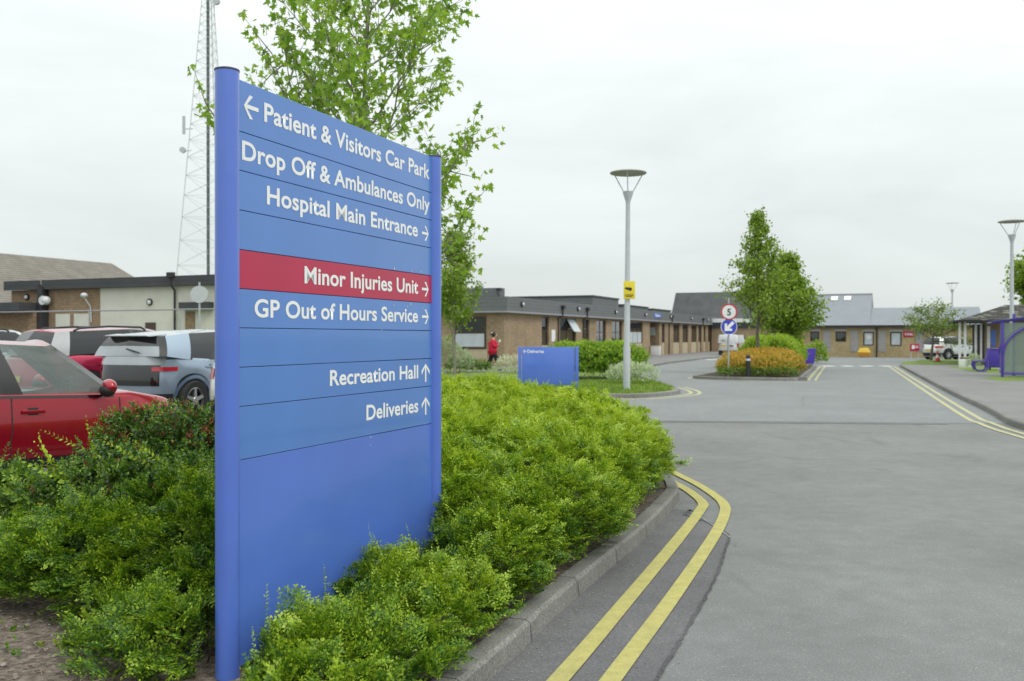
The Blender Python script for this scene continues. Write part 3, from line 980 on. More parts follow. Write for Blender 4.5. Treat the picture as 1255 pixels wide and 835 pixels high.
shrub('shrub', 'leafy mid green shrub at the left edge in front of the car door',
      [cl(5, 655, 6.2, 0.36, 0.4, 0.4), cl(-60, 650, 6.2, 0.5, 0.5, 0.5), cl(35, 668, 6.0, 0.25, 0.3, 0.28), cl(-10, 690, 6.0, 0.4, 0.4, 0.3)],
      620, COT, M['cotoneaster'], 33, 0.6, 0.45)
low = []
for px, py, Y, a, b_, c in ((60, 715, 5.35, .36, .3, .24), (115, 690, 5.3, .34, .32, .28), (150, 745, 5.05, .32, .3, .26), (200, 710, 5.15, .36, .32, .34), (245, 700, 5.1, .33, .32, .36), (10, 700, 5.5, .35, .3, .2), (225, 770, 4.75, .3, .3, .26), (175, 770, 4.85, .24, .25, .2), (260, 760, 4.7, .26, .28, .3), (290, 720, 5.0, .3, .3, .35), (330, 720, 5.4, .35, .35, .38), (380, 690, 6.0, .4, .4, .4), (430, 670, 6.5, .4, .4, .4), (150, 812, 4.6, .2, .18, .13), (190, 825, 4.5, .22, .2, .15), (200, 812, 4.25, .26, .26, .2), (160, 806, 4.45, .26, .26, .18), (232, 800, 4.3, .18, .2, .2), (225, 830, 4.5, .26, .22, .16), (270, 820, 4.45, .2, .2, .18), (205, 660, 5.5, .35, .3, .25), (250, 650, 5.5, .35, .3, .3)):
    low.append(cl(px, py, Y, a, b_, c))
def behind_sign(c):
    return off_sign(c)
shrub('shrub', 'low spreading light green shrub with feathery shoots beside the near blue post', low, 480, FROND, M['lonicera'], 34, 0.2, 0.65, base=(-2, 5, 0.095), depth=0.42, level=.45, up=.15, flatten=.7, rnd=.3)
# two feathery shoots in front of the car door
fr = np.random.default_rng(8)
FP = np.array([(XatY(a, 5.7), 5.7, ZatY(b_, 5.7)) for a, b_ in ((95, 585), (110, 600), (80, 590), (125, 580), (70, 580), (100, 610), (190, 575), (215, 580), (120, 560))])
FD = norm(np.array([[-0.6, -0.1, 0.45]] * 9) + fr.normal(0, 0.25, (9, 3)))
v, t_ = scatter(FP, FD, LONG, fr, (1.3, 2.0), 0.3, np.full(9, 0.68))
FB = np.array([-2.55, 5.7, 0.3])
arch = empty('shrub', tuple(FB), 0, 'arching pale feathery shoots reaching up in front of the red car door', 'shrub')
np_mesh('foliage', v - FB, 4, M['lonicera'], t_, arch)
mb = MB()
for p, d in zip(FP, FD):
    root_p = np.array([p[0] + 0.12, p[1] + 0.05, 0.1])
    mb.tube([root_p - FB, (root_p + p) / 2 + np.array([.05, 0, .08]) - FB, p - FB, p + d * 0.2 - FB], [.004, .003, .002, .001], 5, False)
mb.build('stems', M['twig'], arch)

# --- litter, pebbles and weeds on the bare soil near the camera
lr = np.random.default_rng(77)
mb = MB()
for _ in range(420):
    Y = lr.uniform(3.7, 6.6); x = XatY(lr.uniform(-120, 150), Y) if lr.random() < .6 else XatY(lr.uniform(280, 560), Y)
    s = lr.uniform(0.004, 0.016)
    mb.ball((x, Y, 0.095 + s * .3), s, 6, 4, (1, lr.uniform(.7, 1.3), .6))
tag(mb.build('pebbles', speckled('pebble', (0.26, 0.22, 0.18), (0.12, 0.1, 0.08), (0.4, 0.36, 0.3), 30)), kind='stuff')
mb = MB()
for _ in range(90):
    Y = lr.uniform(3.8, 6.2); x = XatY(lr.uniform(-60, 160), Y); a = lr.uniform(0, 6.28); l = lr.uniform(.03, .12)
    mb.tube([(x, Y, .1), (x + l * .5 * math.cos(a), Y + l * .5 * math.sin(a), .1 + lr.uniform(.002, .02)), (x + l * math.cos(a + .2), Y + l * math.sin(a + .2), .102)], [.003, .0025, .001], 4, False)
tag(mb.build('dead_twigs', paint('dead_twig', (0.24, 0.19, 0.14), 0.9, 0.3, scale=40)), kind='stuff')
WP = np.array([(XatY(a, 4.75), lr.uniform(4.4, 5.0), 0.095) for a in lr.uniform(-60, 110, 26)])
v, t_ = scatter(WP, norm(lr.normal(0, .5, (26, 3)) + np.array([0, 0, .7])), [make_spray(SPR, 3, 0.05, 0.03, 0.022, bend=.2)], lr, (.6, 1.2), .2)
o = np_mesh('weeds', v, 4, M['lonicera'], t_); tag(o, kind='stuff')
# grit along the kerb foot
mb = MB()
for _ in range(650):
    tt = lr.uniform(0.0, 5.2) ; x, y = along(tt, -abs(lr.normal(0, .28)) - 0.015)
    s = lr.uniform(.0015, .0055)
    mb.ball((x, y, .005 + s * .4), s, 5, 3, (1, lr.uniform(.7, 1.4), .7))
tag(mb.build('road_grit', speckled('grit', (0.3, 0.29, 0.27), (0.1, 0.1, 0.09), (0.5, 0.48, 0.45), 200)), kind='stuff')

# ------------------------------------------------------------------ trees
def lobed_leaf(r, L=0.09):
    """five-lobed leaf, stalk at origin, pointing +z, in the xz plane"""
    out = [(0, 0, 0)]
    for ang, rad in ((-100, .42), (-68, .3), (-55, .78), (-32, .42), (-18, .62), (0, 1.0), (18, .62), (32, .42), (55, .78), (68, .3), (100, .42)):
        a = R(ang)
        out.append((math.sin(a) * rad * L * .75, abs(math.sin(a)) * rad * L * r.uniform(-.25, .1), (0.12 + math.cos(a) * rad * .88) * L))
    return np.array(out)

def grow(r, base, height, n_prim, z_lo, reach, rise, top_taper, trunk_r, sub=4, lean=(0, 0), seglen=0.22, extra=()):
    """trunk, limbs and twigs as tubes; returns mesh builder and leaf-bearing points with directions"""
    mb = MB(); pts, dirs = [], []
    b = np.array(base, float)
    tr = []
    for i in range(9):
        f = i / 8
        tr.append(b + np.array([lean[0] * f + r.normal(0, .03) * (i > 0), lean[1] * f + r.normal(0, .03) * (i > 0), height * f]))
    mb.tube(tr, [trunk_r * (1 - .88 * i / 8) for i in range(9)], 9)
    tr = np.array(tr)
    def limb(p, d, L, rad, depth):
        n = max(3, int(L / seglen)); q = [p]; dd = d.copy()
        for i in range(n):
            dd = norm(dd + r.normal(0, .13, 3) + np.array([0, 0, rise * .12]))
            q.append(q[-1] + dd * L / n)
        mb.tube(q, [max(rad * (1 - .85 * i / n), .0025) for i in range(n + 1)], 5, False)
        for i in range(1, n + 1):
            f = i / n
            if depth == 0 or f > .55:
                pts.append(q[i]); dirs.append(dd)
            if depth > 0:
                for _ in range(sub if f > .25 else 1):
                    if r.random() < .75:
                        sd = norm(dd * .8 + r.normal(0, .65, 3) + np.array([0, 0, .1]))
                        limb(q[i], sd, L * r.uniform(.22, .42) * (1.1 - .4 * f), rad * .45, depth - 1)
    for k in range(n_prim):
        f = (k + r.random()) / n_prim
        h = z_lo + (height - z_lo) * f
        p = np.array([np.interp(h, tr[:, 2] - b[2], tr[:, j]) for j in range(3)])
        a = k * 2.4 + r.normal(0, .3)
        ln = reach * (1 - f) ** top_taper * r.uniform(.75, 1.15) + .25
        d = norm(np.array([math.cos(a), math.sin(a), rise + .5 * f]))
        limb(p, d, ln, trunk_r * .38 * (1 - .6 * f), 1)
    for h, d_, ln in extra:
        limb(np.array([np.interp(h, tr[:, 2] - b[2], tr[:, j]) for j in range(3)]), norm(np.array(d_, float)), ln, trunk_r * .4, 1)
    return mb, np.array(pts), np.array(dirs)

def leafy(r, pts, dirs, per, leaf, jitter, droop, scale):
    N = len(pts) * per
    P = np.repeat(pts, per, 0) + r.normal(0, jitter, (N, 3))
    D = norm(np.repeat(dirs, per, 0) * .4 + r.normal(0, .7, (N, 3)) + np.array([0, 0, -droop]))
    X, Y, Z = frames(D, r.uniform(0, 6.28, N))
    L = [leaf(r) for _ in range(4)]
    k = len(L[0]); w = r.integers(0, 4, N); sc = r.uniform(scale[0], scale[1], N)
    v = np.stack(L)[w] * sc[:, None, None]
    W = v[..., 0:1] * X[:, None] + v[..., 1:2] * Y[:, None] + v[..., 2:3] * Z[:, None] + P[:, None]
    return W.reshape(-1, 3), k, np.clip(r.normal(.5, .2, N), 0, 1)

def tree(name, label, base, height, n_prim, z_lo, reach, rise, taper, trunk_r, mat, bark, seed, leaf, per, jitter, droop, scale, sub=4, lean=(0, 0), group=None, keep=None, seglen=.22, extra=()):
    r = np.random.default_rng(seed)
    mb, P, D = grow(r, (0, 0, 0), height, n_prim, z_lo, reach, rise, taper, trunk_r, sub, lean, seglen, extra)
    root = empty(name, base, 0, label, 'tree', group)
    if keep is not None:
        ok = keep(P); P, D = P[ok], D[ok]
    mb.build('trunk', bark, root, smooth=True)
    v, k, t = leafy(r, P, D, per, leaf, jitter, droop, scale)
    np_mesh('crown', v, k, mat, t, root)
    print(name, 'leaves', len(t))
    return root

M['maple'] = leaf_mat('maple_leaf', [(0, (0.12, 0.24, 0.03)), (0.5, (0.25, 0.42, 0.06)), (1, (0.44, 0.58, 0.13))], trans=.55)
M['street_leaf'] = leaf_mat('street_tree_leaf', [(0, (0.09, 0.17, 0.02)), (0.5, (0.21, 0.33, 0.038)), (1, (0.38, 0.5, 0.08))], trans=.4)
M['olive_leaf'] = leaf_mat('light_leaf', [(0, (0.08, 0.14, 0.03)), (0.5, (0.18, 0.27, 0.06)), (1, (0.3, 0.4, 0.1))], trans=.4)
def quad_leaf(L, W):
    def fn(r):
        return np.array([(0, 0, 0), (W * .5, r.uniform(-.2, .2) * W, L * .45), (0, 0, L), (-W * .5, r.uniform(-.2, .2) * W, L * .5)])
    return fn
tree('maple_tree', 'tall young maple with loose open crown rising behind the big blue sign', (-1.8, 11.6, 0.095), 7.6, 46, 1.7, 2.0, .66, .6, .055, M['maple'], M['bark_grey'], 41,
     lambda r: lobed_leaf(r, .095), 4, .05, .55, (.75, 1.25), sub=3, extra=[(2.35, (-1, -.1, .5), 2.7), (2.5, (-1, .15, .55), 2.5), (2.7, (-1, -.05, .62), 2.6), (3.1, (-1, .1, .75), 2.4), (2.2, (.8, -.2, .6), 1.45), (2.0, (.9, .1, .45), 1.35), (2.4, (.7, .3, .7), 1.5)])
tree('young_tree', 'slim bright green young tree in front of the brick end wall by the walking person', (XatY(557, 37), 37, 0.1), 5.3, 26, 1.35, 1.75, 1.0, .6, .06, M['street_leaf'], M['bark_grey'], 42,
     quad_leaf(.12, .085), 7, .12, .3, (.7, 1.3), sub=3)
tree('street_tree', 'tallest tree of the road island, pointed with a see-through top, trunk in the orange hedge', (XatY(930, 40.3), 40.3, 0.1), 6.55, 40, 1.85, 1.9, .55, 1.3, .085, M['street_leaf'], M['bark'], 43,
     quad_leaf(.125, .09), 6, .14, .3, (.7, 1.3), sub=3, group='trees on the road island')
tree('street_tree', 'denser dark green tree of the road island, right of the pointed one', (XatY(966, 46), 46, 0.1), 5.25, 46, 1.1, 1.9, .6, 1.0, .085, M['street_leaf'], M['bark'], 44,
     quad_leaf(.14, .1), 10, .16, .3, (.7, 1.3), sub=3, group='trees on the road island')
tree('small_tree', 'small wide-crowned ornamental tree with bent dark trunk beside the white parked car', (XatY(1141, 60), 60, 0.1), 2.9, 18, 1.2, 2.1, .22, .35, .1, M['olive_leaf'], M['bark'], 45,
     quad_leaf(.14, .09), 3, .14, .3, (.7, 1.3), sub=3, lean=(.35, .1))
tree('roadside_tree', 'leafy tree cut by the right edge behind the tiled pavilion roof', (XatY(1285, 62), 62, 0.0), 7.2, 30, 2.2, 3.0, .6, .5, .12, M['street_leaf'], M['bark'], 46,
     quad_leaf(.2, .15), 6, .18, .3, (.8, 1.4), sub=3)
# ------------------------------------------------------------------ building materials
M['brick_a'] = brick('buff_brick', (0.37, 0.27, 0.17), (0.3, 0.21, 0.13), (0.37, 0.32, 0.25))
M['brick_c'] = brick('yellow_brick', (0.42, 0.33, 0.175), (0.36, 0.275, 0.145), (0.4, 0.34, 0.24))
M['brick_d'] = brick('brown_brick', (0.31, 0.21, 0.13), (0.25, 0.165, 0.1), (0.31, 0.26, 0.2))
M['fascia'] = striped('grey_fascia', (0.15, 0.16, 0.165), (0.09, 0.096, 0.1), 0.2, 'Z', 0.1, 0.5, var=0.08)
M['fascia_dark'] = striped('dark_fascia', (0.06, 0.064, 0.07), (0.03, 0.03, 0.034), 0.2, 'Z', 0.1, 0.5, var=0.1)
M['drip'] = paint('grey_trim', (0.28, 0.29, 0.3), 0.5)
M['cream'] = paint('cream_panel', (0.47, 0.4, 0.27), 0.7, 0.08, scale=2)
M['render_white'] = paint('cream_render', (0.62, 0.61, 0.54), 0.85, 0.06, scale=1.5)
M['felt'] = paint('roof_felt', (0.14, 0.145, 0.15), 0.9, 0.15, scale=2)
M['frame_dark'] = paint('dark_frame', (0.03, 0.027, 0.025), 0.5, 0.2)
M['frame_brown'] = paint('brown_frame', (0.06, 0.04, 0.03), 0.5, 0.2)
M['pane'] = glass_mat('window_glass', dark=(0.012, 0.016, 0.017), trans=0.0)
M['blind'] = paint('pale_blind', (0.5, 0.55, 0.58), 0.6, 0.1, scale=1.5)
M['slate'] = striped('slate_roof', (0.12, 0.125, 0.13), (0.07, 0.073, 0.076), 0.12, 'Z', 0.15, 0.8, var=0.2)
M['metal_roof'] = striped('pale_slate_roof', (0.235, 0.255, 0.28), (0.18, 0.195, 0.21), 0.16, 'Z', 0.12, 0.6, var=0.06)
M['tile_brown'] = striped('brown_tile_roof', (0.22, 0.2, 0.175), (0.12, 0.11, 0.095), 0.17, 'Z', 0.2, 0.9, var=0.18)
M['tile_dark'] = striped('dark_tile_roof', (0.07, 0.066, 0.062), (0.025, 0.024, 0.023), 0.15, 'Z', 0.25, 0.9, var=0.3)
M['lintel'] = paint('pale_lintel', (0.4, 0.385, 0.36), 0.8)
M['grey_panel'] = paint('grey_panel', (0.3, 0.29, 0.285), 0.7, 0.1, scale=3)
M['board_dark'] = paint('dark_board', (0.03, 0.03, 0.034), 0.6, 0.2)
M['lamp_white'] = paint('opal_plastic', (0.6, 0.62, 0.64), 0.3)
M['pvc_white'] = paint('white_gloss', (0.72, 0.73, 0.72), 0.35, 0.05)

def window(root, s0, s1, z0, z1, mat_frame, mullions=(), rails=(0.55,), y=0.1, lower_blind=False, pane_mat=None, fw=0.05, depth=0.06):
    """frame with its pane as a sub-part; wall face is y = 0, rooms behind at +y"""
    f = MB()
    f.box(s0, s0 + fw, y, y + depth, z0, z1); f.box(s1 - fw, s1, y, y + depth, z0, z1)
    f.box(s0 + fw, s1 - fw, y, y + depth, z0, z0 + fw); f.box(s0 + fw, s1 - fw, y, y + depth, z1 - fw, z1)
    for m in mullions:
        x = s0 + (s1 - s0) * m; f.box(x - fw * .4, x + fw * .4, y + .003, y + depth - .003, z0 + fw, z1 - fw)
    for m in rails:
        z = z0 + (z1 - z0) * m; f.box(s0 + fw, s1 - fw, y + .005, y + depth - .005, z - fw * .5, z + fw * .5)
    fr = f.build('window', mat_frame, root)
    zz = z0 + (z1 - z0) * (rails[0] if rails else 1.0)
    pm = pane_mat or M['pane']
    MB().box(s0 + fw * .5, s1 - fw * .5, y + depth * .5, y + depth * .5 + .012, z0 + fw * .5, z1 - fw * .5).build('pane', pm, fr)
    if lower_blind:
        MB().box(s0 + fw, s1 - fw, y + depth * .5 - .012, y + depth * .5 - .004, z0 + fw, zz - fw * .5).build('blind', M['blind'], fr)
    return fr

def bulkhead(root, x, y, z, r=0.14, name='wall_light'):
    l = MB().lathe([(r * 1.1, 0), (r * 1.1, -.06), (r * .9, -.09)], 18, (x, y, z), 'y').build(name, M['black'], root, smooth=True)
    MB().ball((x + r * .25, y - .1, z - r * .1), r * .72, 14, 8, (1, .6, 1)).build('diffuser', M['lamp_white'], l, smooth=True)

def downpipe(root, x, y, z0, z1, hopper=True, out=0.28):
    mb = MB().tube([(x, y - .09, z0), (x, y - .09, z1 - .15), (x, y - out - .09, z1 + .05), (x, y - out - .09, z1 + .55)], .045, 8)
    if hopper: mb.prism([(x - .16, y - out - .22), (x + .16, y - out - .22), (x + .16, y - out - .02), (x - .16, y - out - .02)], z1 + .4, z1 + .62)
    return mb.build('downpipe', M['black'], root)

# ------------------------------------------------------------------ A: long brick wing
PA = (-0.41, 49.5)
AZ = math.atan2(U[1], U[0])
A = empty('brick_building', (PA[0], PA[1], 0.0), AZ, 'long low buff brick wing with grey fascia and a row of dark windows', 'building')
def sa(px): return s_on(px, PA, U)
WT = 2.9; AL = 56.0
wall = MB(); infill = []; pil_back = 0.3
wins = [(664, 673, 0.5, 0, 0), (686.3, 706, .52, 1, 0), (715.3, 722.5, .5, 0, 0), (731, 743, .5, 1, 0), (750, 763, .5, 1, 0), (772, 788, .55, 2, 1), (811.2, 815, 0, 0, 0), (825.2, 833, .5, 1, 0), (836.6, 843.6, .5, 1, 0), (847.3, 854, .5, 1, 0), (856, 860, .5, 0, 0), (862.4, 865, .5, 0, 0), (868, 870.5, .5, 0, 0)]
door = (796.5, 808)
cuts = [(sa(a), sa(b), 'w') for a, b, *_ in wins] + [(sa(door[0]), sa(door[1]), 'd')]
cuts.sort()
x = 0.0
ZS, ZH = 1.12, 2.78
for a, b, k in cuts:
    wall.box(x, a, 0, pil_back, 0, WT)
    if k == 'w':
        wall.box(a, b, 0.02, pil_back, ZH, WT)
    x = b
wall.box(x, AL, 0, pil_back, 0, WT)
wall.box(-0.0, 0.3, pil_back, 16, 0, WT)
wall.box(.3, AL, 14, 14.3, 0, WT); wall.box(AL - .3, AL, .3, 14, 0, WT)
wall.build('wall', M['brick_a'], A)
for (pa, pb, rail, mull, blind) in wins:
    a, b = sa(pa), sa(pb)
    window(A, a, b, ZS, ZH, M['frame_brown'], mullions=[(i + 1) / (mull + 1) for i in range(mull)], rails=(rail,) if rail else (), lower_blind=bool(blind))
    MB().box(a, b, .05, pil_back, 0, ZS).build('infill_panel', M['cream'], A)
# open sash on the second window
a, b = sa(686.3), sa(706)
MB().add([(a + (b - a) * .52, .08, ZH - .06), (b - .08, .08, ZH - .06), (b - .08, -.38, 1.95), (a + (b - a) * .52, -.38, 1.95), (a + (b - a) * .52, .11, ZH - .06), (b - .08, .11, ZH - .06), (b - .08, -.35, 1.95), (a + (b - a) * .52, -.35, 1.95)],
         [(0, 1, 2, 3), (7, 6, 5, 4), (0, 4, 5, 1), (1, 5, 6, 2), (2, 6, 7, 3), (3, 7, 4, 0)]).build('open_sash', M['blind'], A)
# end-wall window (faces the camera), set in x = 0 plane
ew = MB()
y0, y1, z0, z1 = 1.05, 2.95, 1.0, 2.7
for m in (MB().box(-.02, .1, 1.0, 2.95, .12, .95),): m.build('infill_panel', M['cream'], A)
fr = MB().box(-.06, 0, y0, y0 + .09, z0, z1).box(-.06, 0, y1 - .09, y1, z0, z1).box(-.06, 0, y0 + .09, y1 - .09, z0, z0 + .09).box(-.06, 0, y0 + .09, y1 - .09, z1 - .09, z1).box(-.058, 0, y0 + .09, y1 - .09, 1.8, 1.9).build('window', M['frame_brown'], A)
MB().box(-.03, -.012, y0 + .05, y1 - .05, z0 + .05, z1 - .05).build('pane', M['pane'], fr)
MB().box(-.045, -.032, y0 + .09, y1 - .09, z0 + .09, 1.8).build('blind', M['blind'], fr)
# entrance recess
a, b = sa(door[0]), sa(door[1])
MB().box(a, b, 1.6, 1.75, 0, WT).build('entrance_wall', M['brick_d'], A)
MB().box(a, b, .02, 1.59, WT - .12, WT - .002).build('entrance_ceiling', M['frame_brown'], A)
MB().box(b, b + .1, pil_back, 1.6, 0, WT).box(a - .1, a, pil_back, 1.6, 0, WT).build('recess_wall', M['brick_d'], A)
MB().box(b - .03, b - .004, .35, 1.35, 1.75, 2.45).build('notice_board', M['blind'], A)
MB().ball(((a + b) / 2, 1.45, 2.62), .1, 12, 8).build('wall_light', M['lamp_white'], A, smooth=True)
# fascia, drip, roof
FY = -0.3
MB().box(-.3, AL + .2, FY, FY + .12, WT + .1, 3.74).box(-.3, -.18, FY + .12, 16, WT + .1, 3.738).build('fascia', M['fascia'], A)
MB().box(-.33, AL + .2, FY - .03, FY + .3, WT, WT + .1).box(-.33, .02, FY + .3, 16, WT, WT + .098).build('drip_trim', M['drip'], A)
MB().box(-.17, AL, FY + .13, 14, 3.45, 3.6).build('roof', M['felt'], A)
def roofbox(px_a, px_b, set_y, z1, deep, name='roof_box', m='fascia'):
    P0 = (PA[0] - U[1] * set_y, PA[1] + U[0] * set_y)
    sa_, sb_ = s_on(px_a, P0, U), s_on(px_b, P0, U)
    MB().box(sa_, sb_, set_y, set_y + deep, 3.5, z1).build(name, M[m], A)
    MB().box(sa_ - .08, sb_ + .08, set_y - .08, set_y + deep + .08, z1, z1 + .1).build('roof_box_cap', M['fascia_dark'], A)
MB().box(.6, sa(629), .5, 6, 3.6, 4.25).build('roof_box', M['fascia'], A)
roofbox(726, 758, 1.2, 4.5, 9)
roofbox(763, 794, 1.6, 4.15, 8)
roofbox(800, 822, 1.8, 4.1, 8)
for px in (633, 702.5, 749, 786, 817, 843, 863): bulkhead(A, sa(px), FY, 3.4)
for px in (683, 713.5, 819, 857.5): downpipe(A, sa(px), 0, 0, WT)
mb = MB().box(sa(629) - 1.2, sa(629) - .9, .25, .48, 4.05, 4.2).tube([(sa(629) - 1.05, .48, 4.0), (sa(629) - 1.05, .38, 3.75)], .03, 6).build('floodlight', M['black'], A)
# blue plate on the fascia
px0, px1 = sa(797.2), sa(806)
plate = MB().box(px0, px1, FY - .04, FY - .003, 3.18, 3.58).build('blue_nameplate', M['sign_blue'], A, bevel=.004)
mk = MB()
for i in range(4): mk.box(px0 + .45 + i * (px1 - px0 - .9) / 4, px0 + .45 + (i + .72) * (px1 - px0 - .9) / 4, FY - .046, FY - .041, 3.32, 3.44)
mk.build('lettering', M['white'], plate)
# poster on a pillar
MB().box(sa(675.8), sa(680.2), -.02, -.003, 1.35, 2.05).build('notice', M['white'], A)

# white cabinet at the entrance
cx, cy = G(803.5, 437.5)
o = MB().box(-.38, .38, -.25, .25, .12, .86).box(-.4, .4, -.27, .27, .86, .9).build('cabinet', M['pvc_white'], None, bevel=.015, loc=(cx, cy - .1, 0), rot=(0, 0, -R(23)))
tag(o, 'squat white cabinet standing in the brick entrance recess', 'cabinet')

# ------------------------------------------------------------------ D: slate-roofed block closing the far end
PD = (XatY(822, 104), 104.0)
VZ = math.atan2(V[1], V[0])
Dn_ = empty('slate_building', (PD[0], PD[1], 0), VZ, 'big dark slate roofed block at the far end behind the brick wing', 'building')
DLn = 14.5
MB().box(.4, DLn - .4, .3, 9, 0, 3.4).build('wall', M['brick_a'], Dn_)
zr = 6.55
MB().add([(0, -.4, 3.3), (DLn, -.4, 3.3), (DLn, .9, zr), (.35, .9, zr), (0, 12, 3.3), (DLn, 12, 3.3), (.35, 11, zr), (DLn, 11, zr)], [(0, 1, 2, 3), (3, 2, 7, 6), (6, 7, 5, 4), (0, 3, 6, 4), (1, 5, 7, 2)]).build('roof', M['slate'], Dn_)
PDl = (XatY(872, 99), 99.0)
Dl = empty('link_building', (PDl[0], PDl[1], 0), VZ, 'short brick link with dark band and white soffit beside the parked white van', 'building')
MB().box(0, 9, 0, 5, 0, 2.6).build('wall', M['brick_a'], Dl)
MB().box(-.1, 9.1, -.15, 5, 2.6, 3.15).build('fascia', M['fascia_dark'], Dl)
MB().box(-.15, 9.15, -.3, 5, 3.15, 3.55).build('soffit_band', M['pvc_white'], Dl)

# ------------------------------------------------------------------ C: yellow brick block facing down the road
PC = (XatY(962, 77.5), 77.5)
Cb = empty('yellow_brick_building', (PC[0], PC[1], 0), VZ, 'yellow brick block with pale blue grey roof facing down the road', 'building')
def sc_(px): return s_on(px, PC, V)
CLn = sc_(1200); EZ = 2.4
wl_ = MB()
cw = [(993, 1004, 406.5, 419), (1024, 1037, 406.5, 419), (1058, 1071, 407, 423.7), (1091, 1105, 407, 424.2)]
gp = [(1009, 1018), (1042.5, 1052), (1076.5, 1086), (1122.5, 1132)]
def yc(px):
    return PC[1] + V[1] * sc_(px)
x = 0.0
for (a, b, t0, t1) in cw:
    sa0, sb0 = sc_(a), sc_(b)
    z1, z0 = ZatY(t0, yc(a)), ZatY(t1, yc(a))
    wl_.box(x, sa0, 0, .3, 0, EZ); wl_.box(sa0, sb0, 0, .3, 0, z0); wl_.box(sa0, sb0, 0, .3, z1, EZ)
    x = sb0
wl_.box(x, CLn, 0, .3, 0, EZ).box(0, .3, .3, 10, 0, EZ).box(CLn - .3, CLn, .3, 7, 0, EZ).box(.3, CLn - .3, 6.7, 7, 0, EZ)
wl_.build('wall', M['brick_c'], Cb)
for i, (a, b, t0, t1) in enumerate(cw):
    sa0, sb0 = sc_(a), sc_(b); z1, z0 = ZatY(t0, yc(a)), ZatY(t1, yc(a))
    w = window(Cb, sa0, sb0, z0, z1, M['frame_dark'], rails=(), y=.05, pane_mat=M['blind'] if i > 1 else M['pane'], fw=.09)
    if i == 2: MB().lathe([(.2, -.0), (.2, -.02)], 16, (sa0 + .42, .055, z1 - .42), 'y').build('extractor_fan', M['pvc_white'], w)
    MB().box(sa0 - .06, sb0 + .06, -.03, .0 - .002, z1 + .02, z1 + .2).build('lintel', M['lintel'], Cb)
for a, b in gp:
    MB().box(sc_(a), sc_(b), -.03, -.002, .45, 2.15).build('wall_panel', M['grey_panel'], Cb)
MB().tube([(sc_(1074.5), -.07, 0), (sc_(1074.5), -.07, EZ)], .05, 8).build('downpipe', M['black'], Cb)
MB().box(-.2, CLn + .2, -.35, -.22, EZ - .02, EZ + .16).build('gutter', M['black'], Cb)
sp = sc_(1066)
def cz(z): return z
MB().add([(-.2, -.3, EZ + .16), (sp, -.3, EZ + .16), (sp, 5.2, 5.25), (-.2, 5.2, 5.25), (-.2, 10.5, EZ + .1), (sp, 10.5, EZ + .1)], [(0, 1, 2, 3), (3, 2, 5, 4), (1, 5, 2), (0, 3, 4)]).build('roof', M['metal_roof'], Cb)
MB().add([(sp + .002, -.3, EZ + .16), (CLn + .2, -.3, EZ + .16), (CLn + .2, 3.0, 4.02), (sp + .002, 3.0, 4.02), (CLn + .2, 7.2, EZ + .1), (sp + .002, 7.2, EZ + .1)], [(0, 1, 2, 3), (3, 2, 4, 5), (1, 4, 2)]).build('roof', M['metal_roof'], Cb)
MB().box(sp - .02, sp + .06, -.32, 5.25, EZ + .1, EZ + .17).box(-.2, sp, 5.1, 5.35, 5.2, 5.33).build('ridge_trim', M['drip'], Cb)
for px in (1017.5, 1034.5):
    s_ = sc_(px); y_ = 4.3; z_ = EZ + .16 + (y_ + .3) / 5.5 * 2.69
    MB().add([(s_ - .28, y_ - .3, z_ - .12), (s_ + .28, y_ - .3, z_ - .12), (s_ + .28, y_ + .3, z_ + .2), (s_ - .28, y_ + .3, z_ + .2), (s_ - .28, y_ - .3, z_ - .02), (s_ + .28, y_ - .3, z_ - .02), (s_ + .28, y_ + .3, z_ + .3), (s_ - .28, y_ + .3, z_ + .3)],
             [(0, 1, 5, 4), (1, 2, 6, 5), (2, 3, 7, 6), (3, 0, 4, 7), (4, 5, 6, 7)]).build('rooflight', M['pvc_white'], Cb)
# red notice on the wall
s0, s1 = sc_(1107.2), sc_(1120.3)
nz_ = MB().box(s0, s1, -.05, -.02, 1.62, 2.08).build('wall_sign', M['sign_red'], Cb, bevel=.005)
letter(nz_, 'No Smoking', s0 + .1, s1 - .1, 1.76, .2, y=-.053, weight=.03)

# ------------------------------------------------------------------ B and E: left-hand buildings
PB = (-12.8 - V[0] * 12.05, 40 - V[1] * 12.05)
B = empty('rendered_building', (PB[0], PB[1], 0), VZ, 'flat roofed building, half brick and half cream render, behind the parked cars', 'building')
def sb(px): return s_on(px, PB, V)
BL = 18.5
sbr, sre = 0.05, sb(123)
MB().box(0, sre, 0, .3, 0, 3.82).build('wall', M['brick_d'], B)
MB().box(sre + .001, BL, 0.004, .3, 0, 3.82).box(BL - .3, BL, .3, 8, 0, 3.82).box(0, .3, .3, 8, 0, 3.8).box(.3, BL - .3, 7.7, 8, 0, 3.8).build('rendered_wall', M['render_white'], B)
MB().box(-.15, sb(54), -.3, -.18, 3.82, 4.25).box(sb(57.5), BL + .15, -.3, -.18, 3.82, 4.25).box(BL + .03, BL + .15, -.18, 8, 3.82, 4.24).build('fascia', M['fascia_dark'], B)
MB().box(-.1, BL, -.17, 8, 3.9, 4.05).build('roof', M['felt'], B)
MB().box(sb(54), sb(60), -.38, .0 - .01, 2.0, 3.95).build('dark_duct', M['board_dark'], B)
MB().box(sb(-60), sb(53), -1.3, -.01, 2.82, 3.2).build('canopy', M['fascia_dark'], B)
MB().box(sb(-60), sb(53), -.5, -.004, 0, 2.8).build('porch_wall', M['brick_d'], B)
for a, b in ((68.5, 86), (91, 110)): MB().box(sb(a), sb(b), -.02, -.003, 1.4, 2.68).build('render_panel', M['render_white'], B)
MB().tube([(sb(-40), -1.4, 2.75), (BL, -1.4, 2.75)], .03, 8).build('cable_pipe', M['drip'], B)
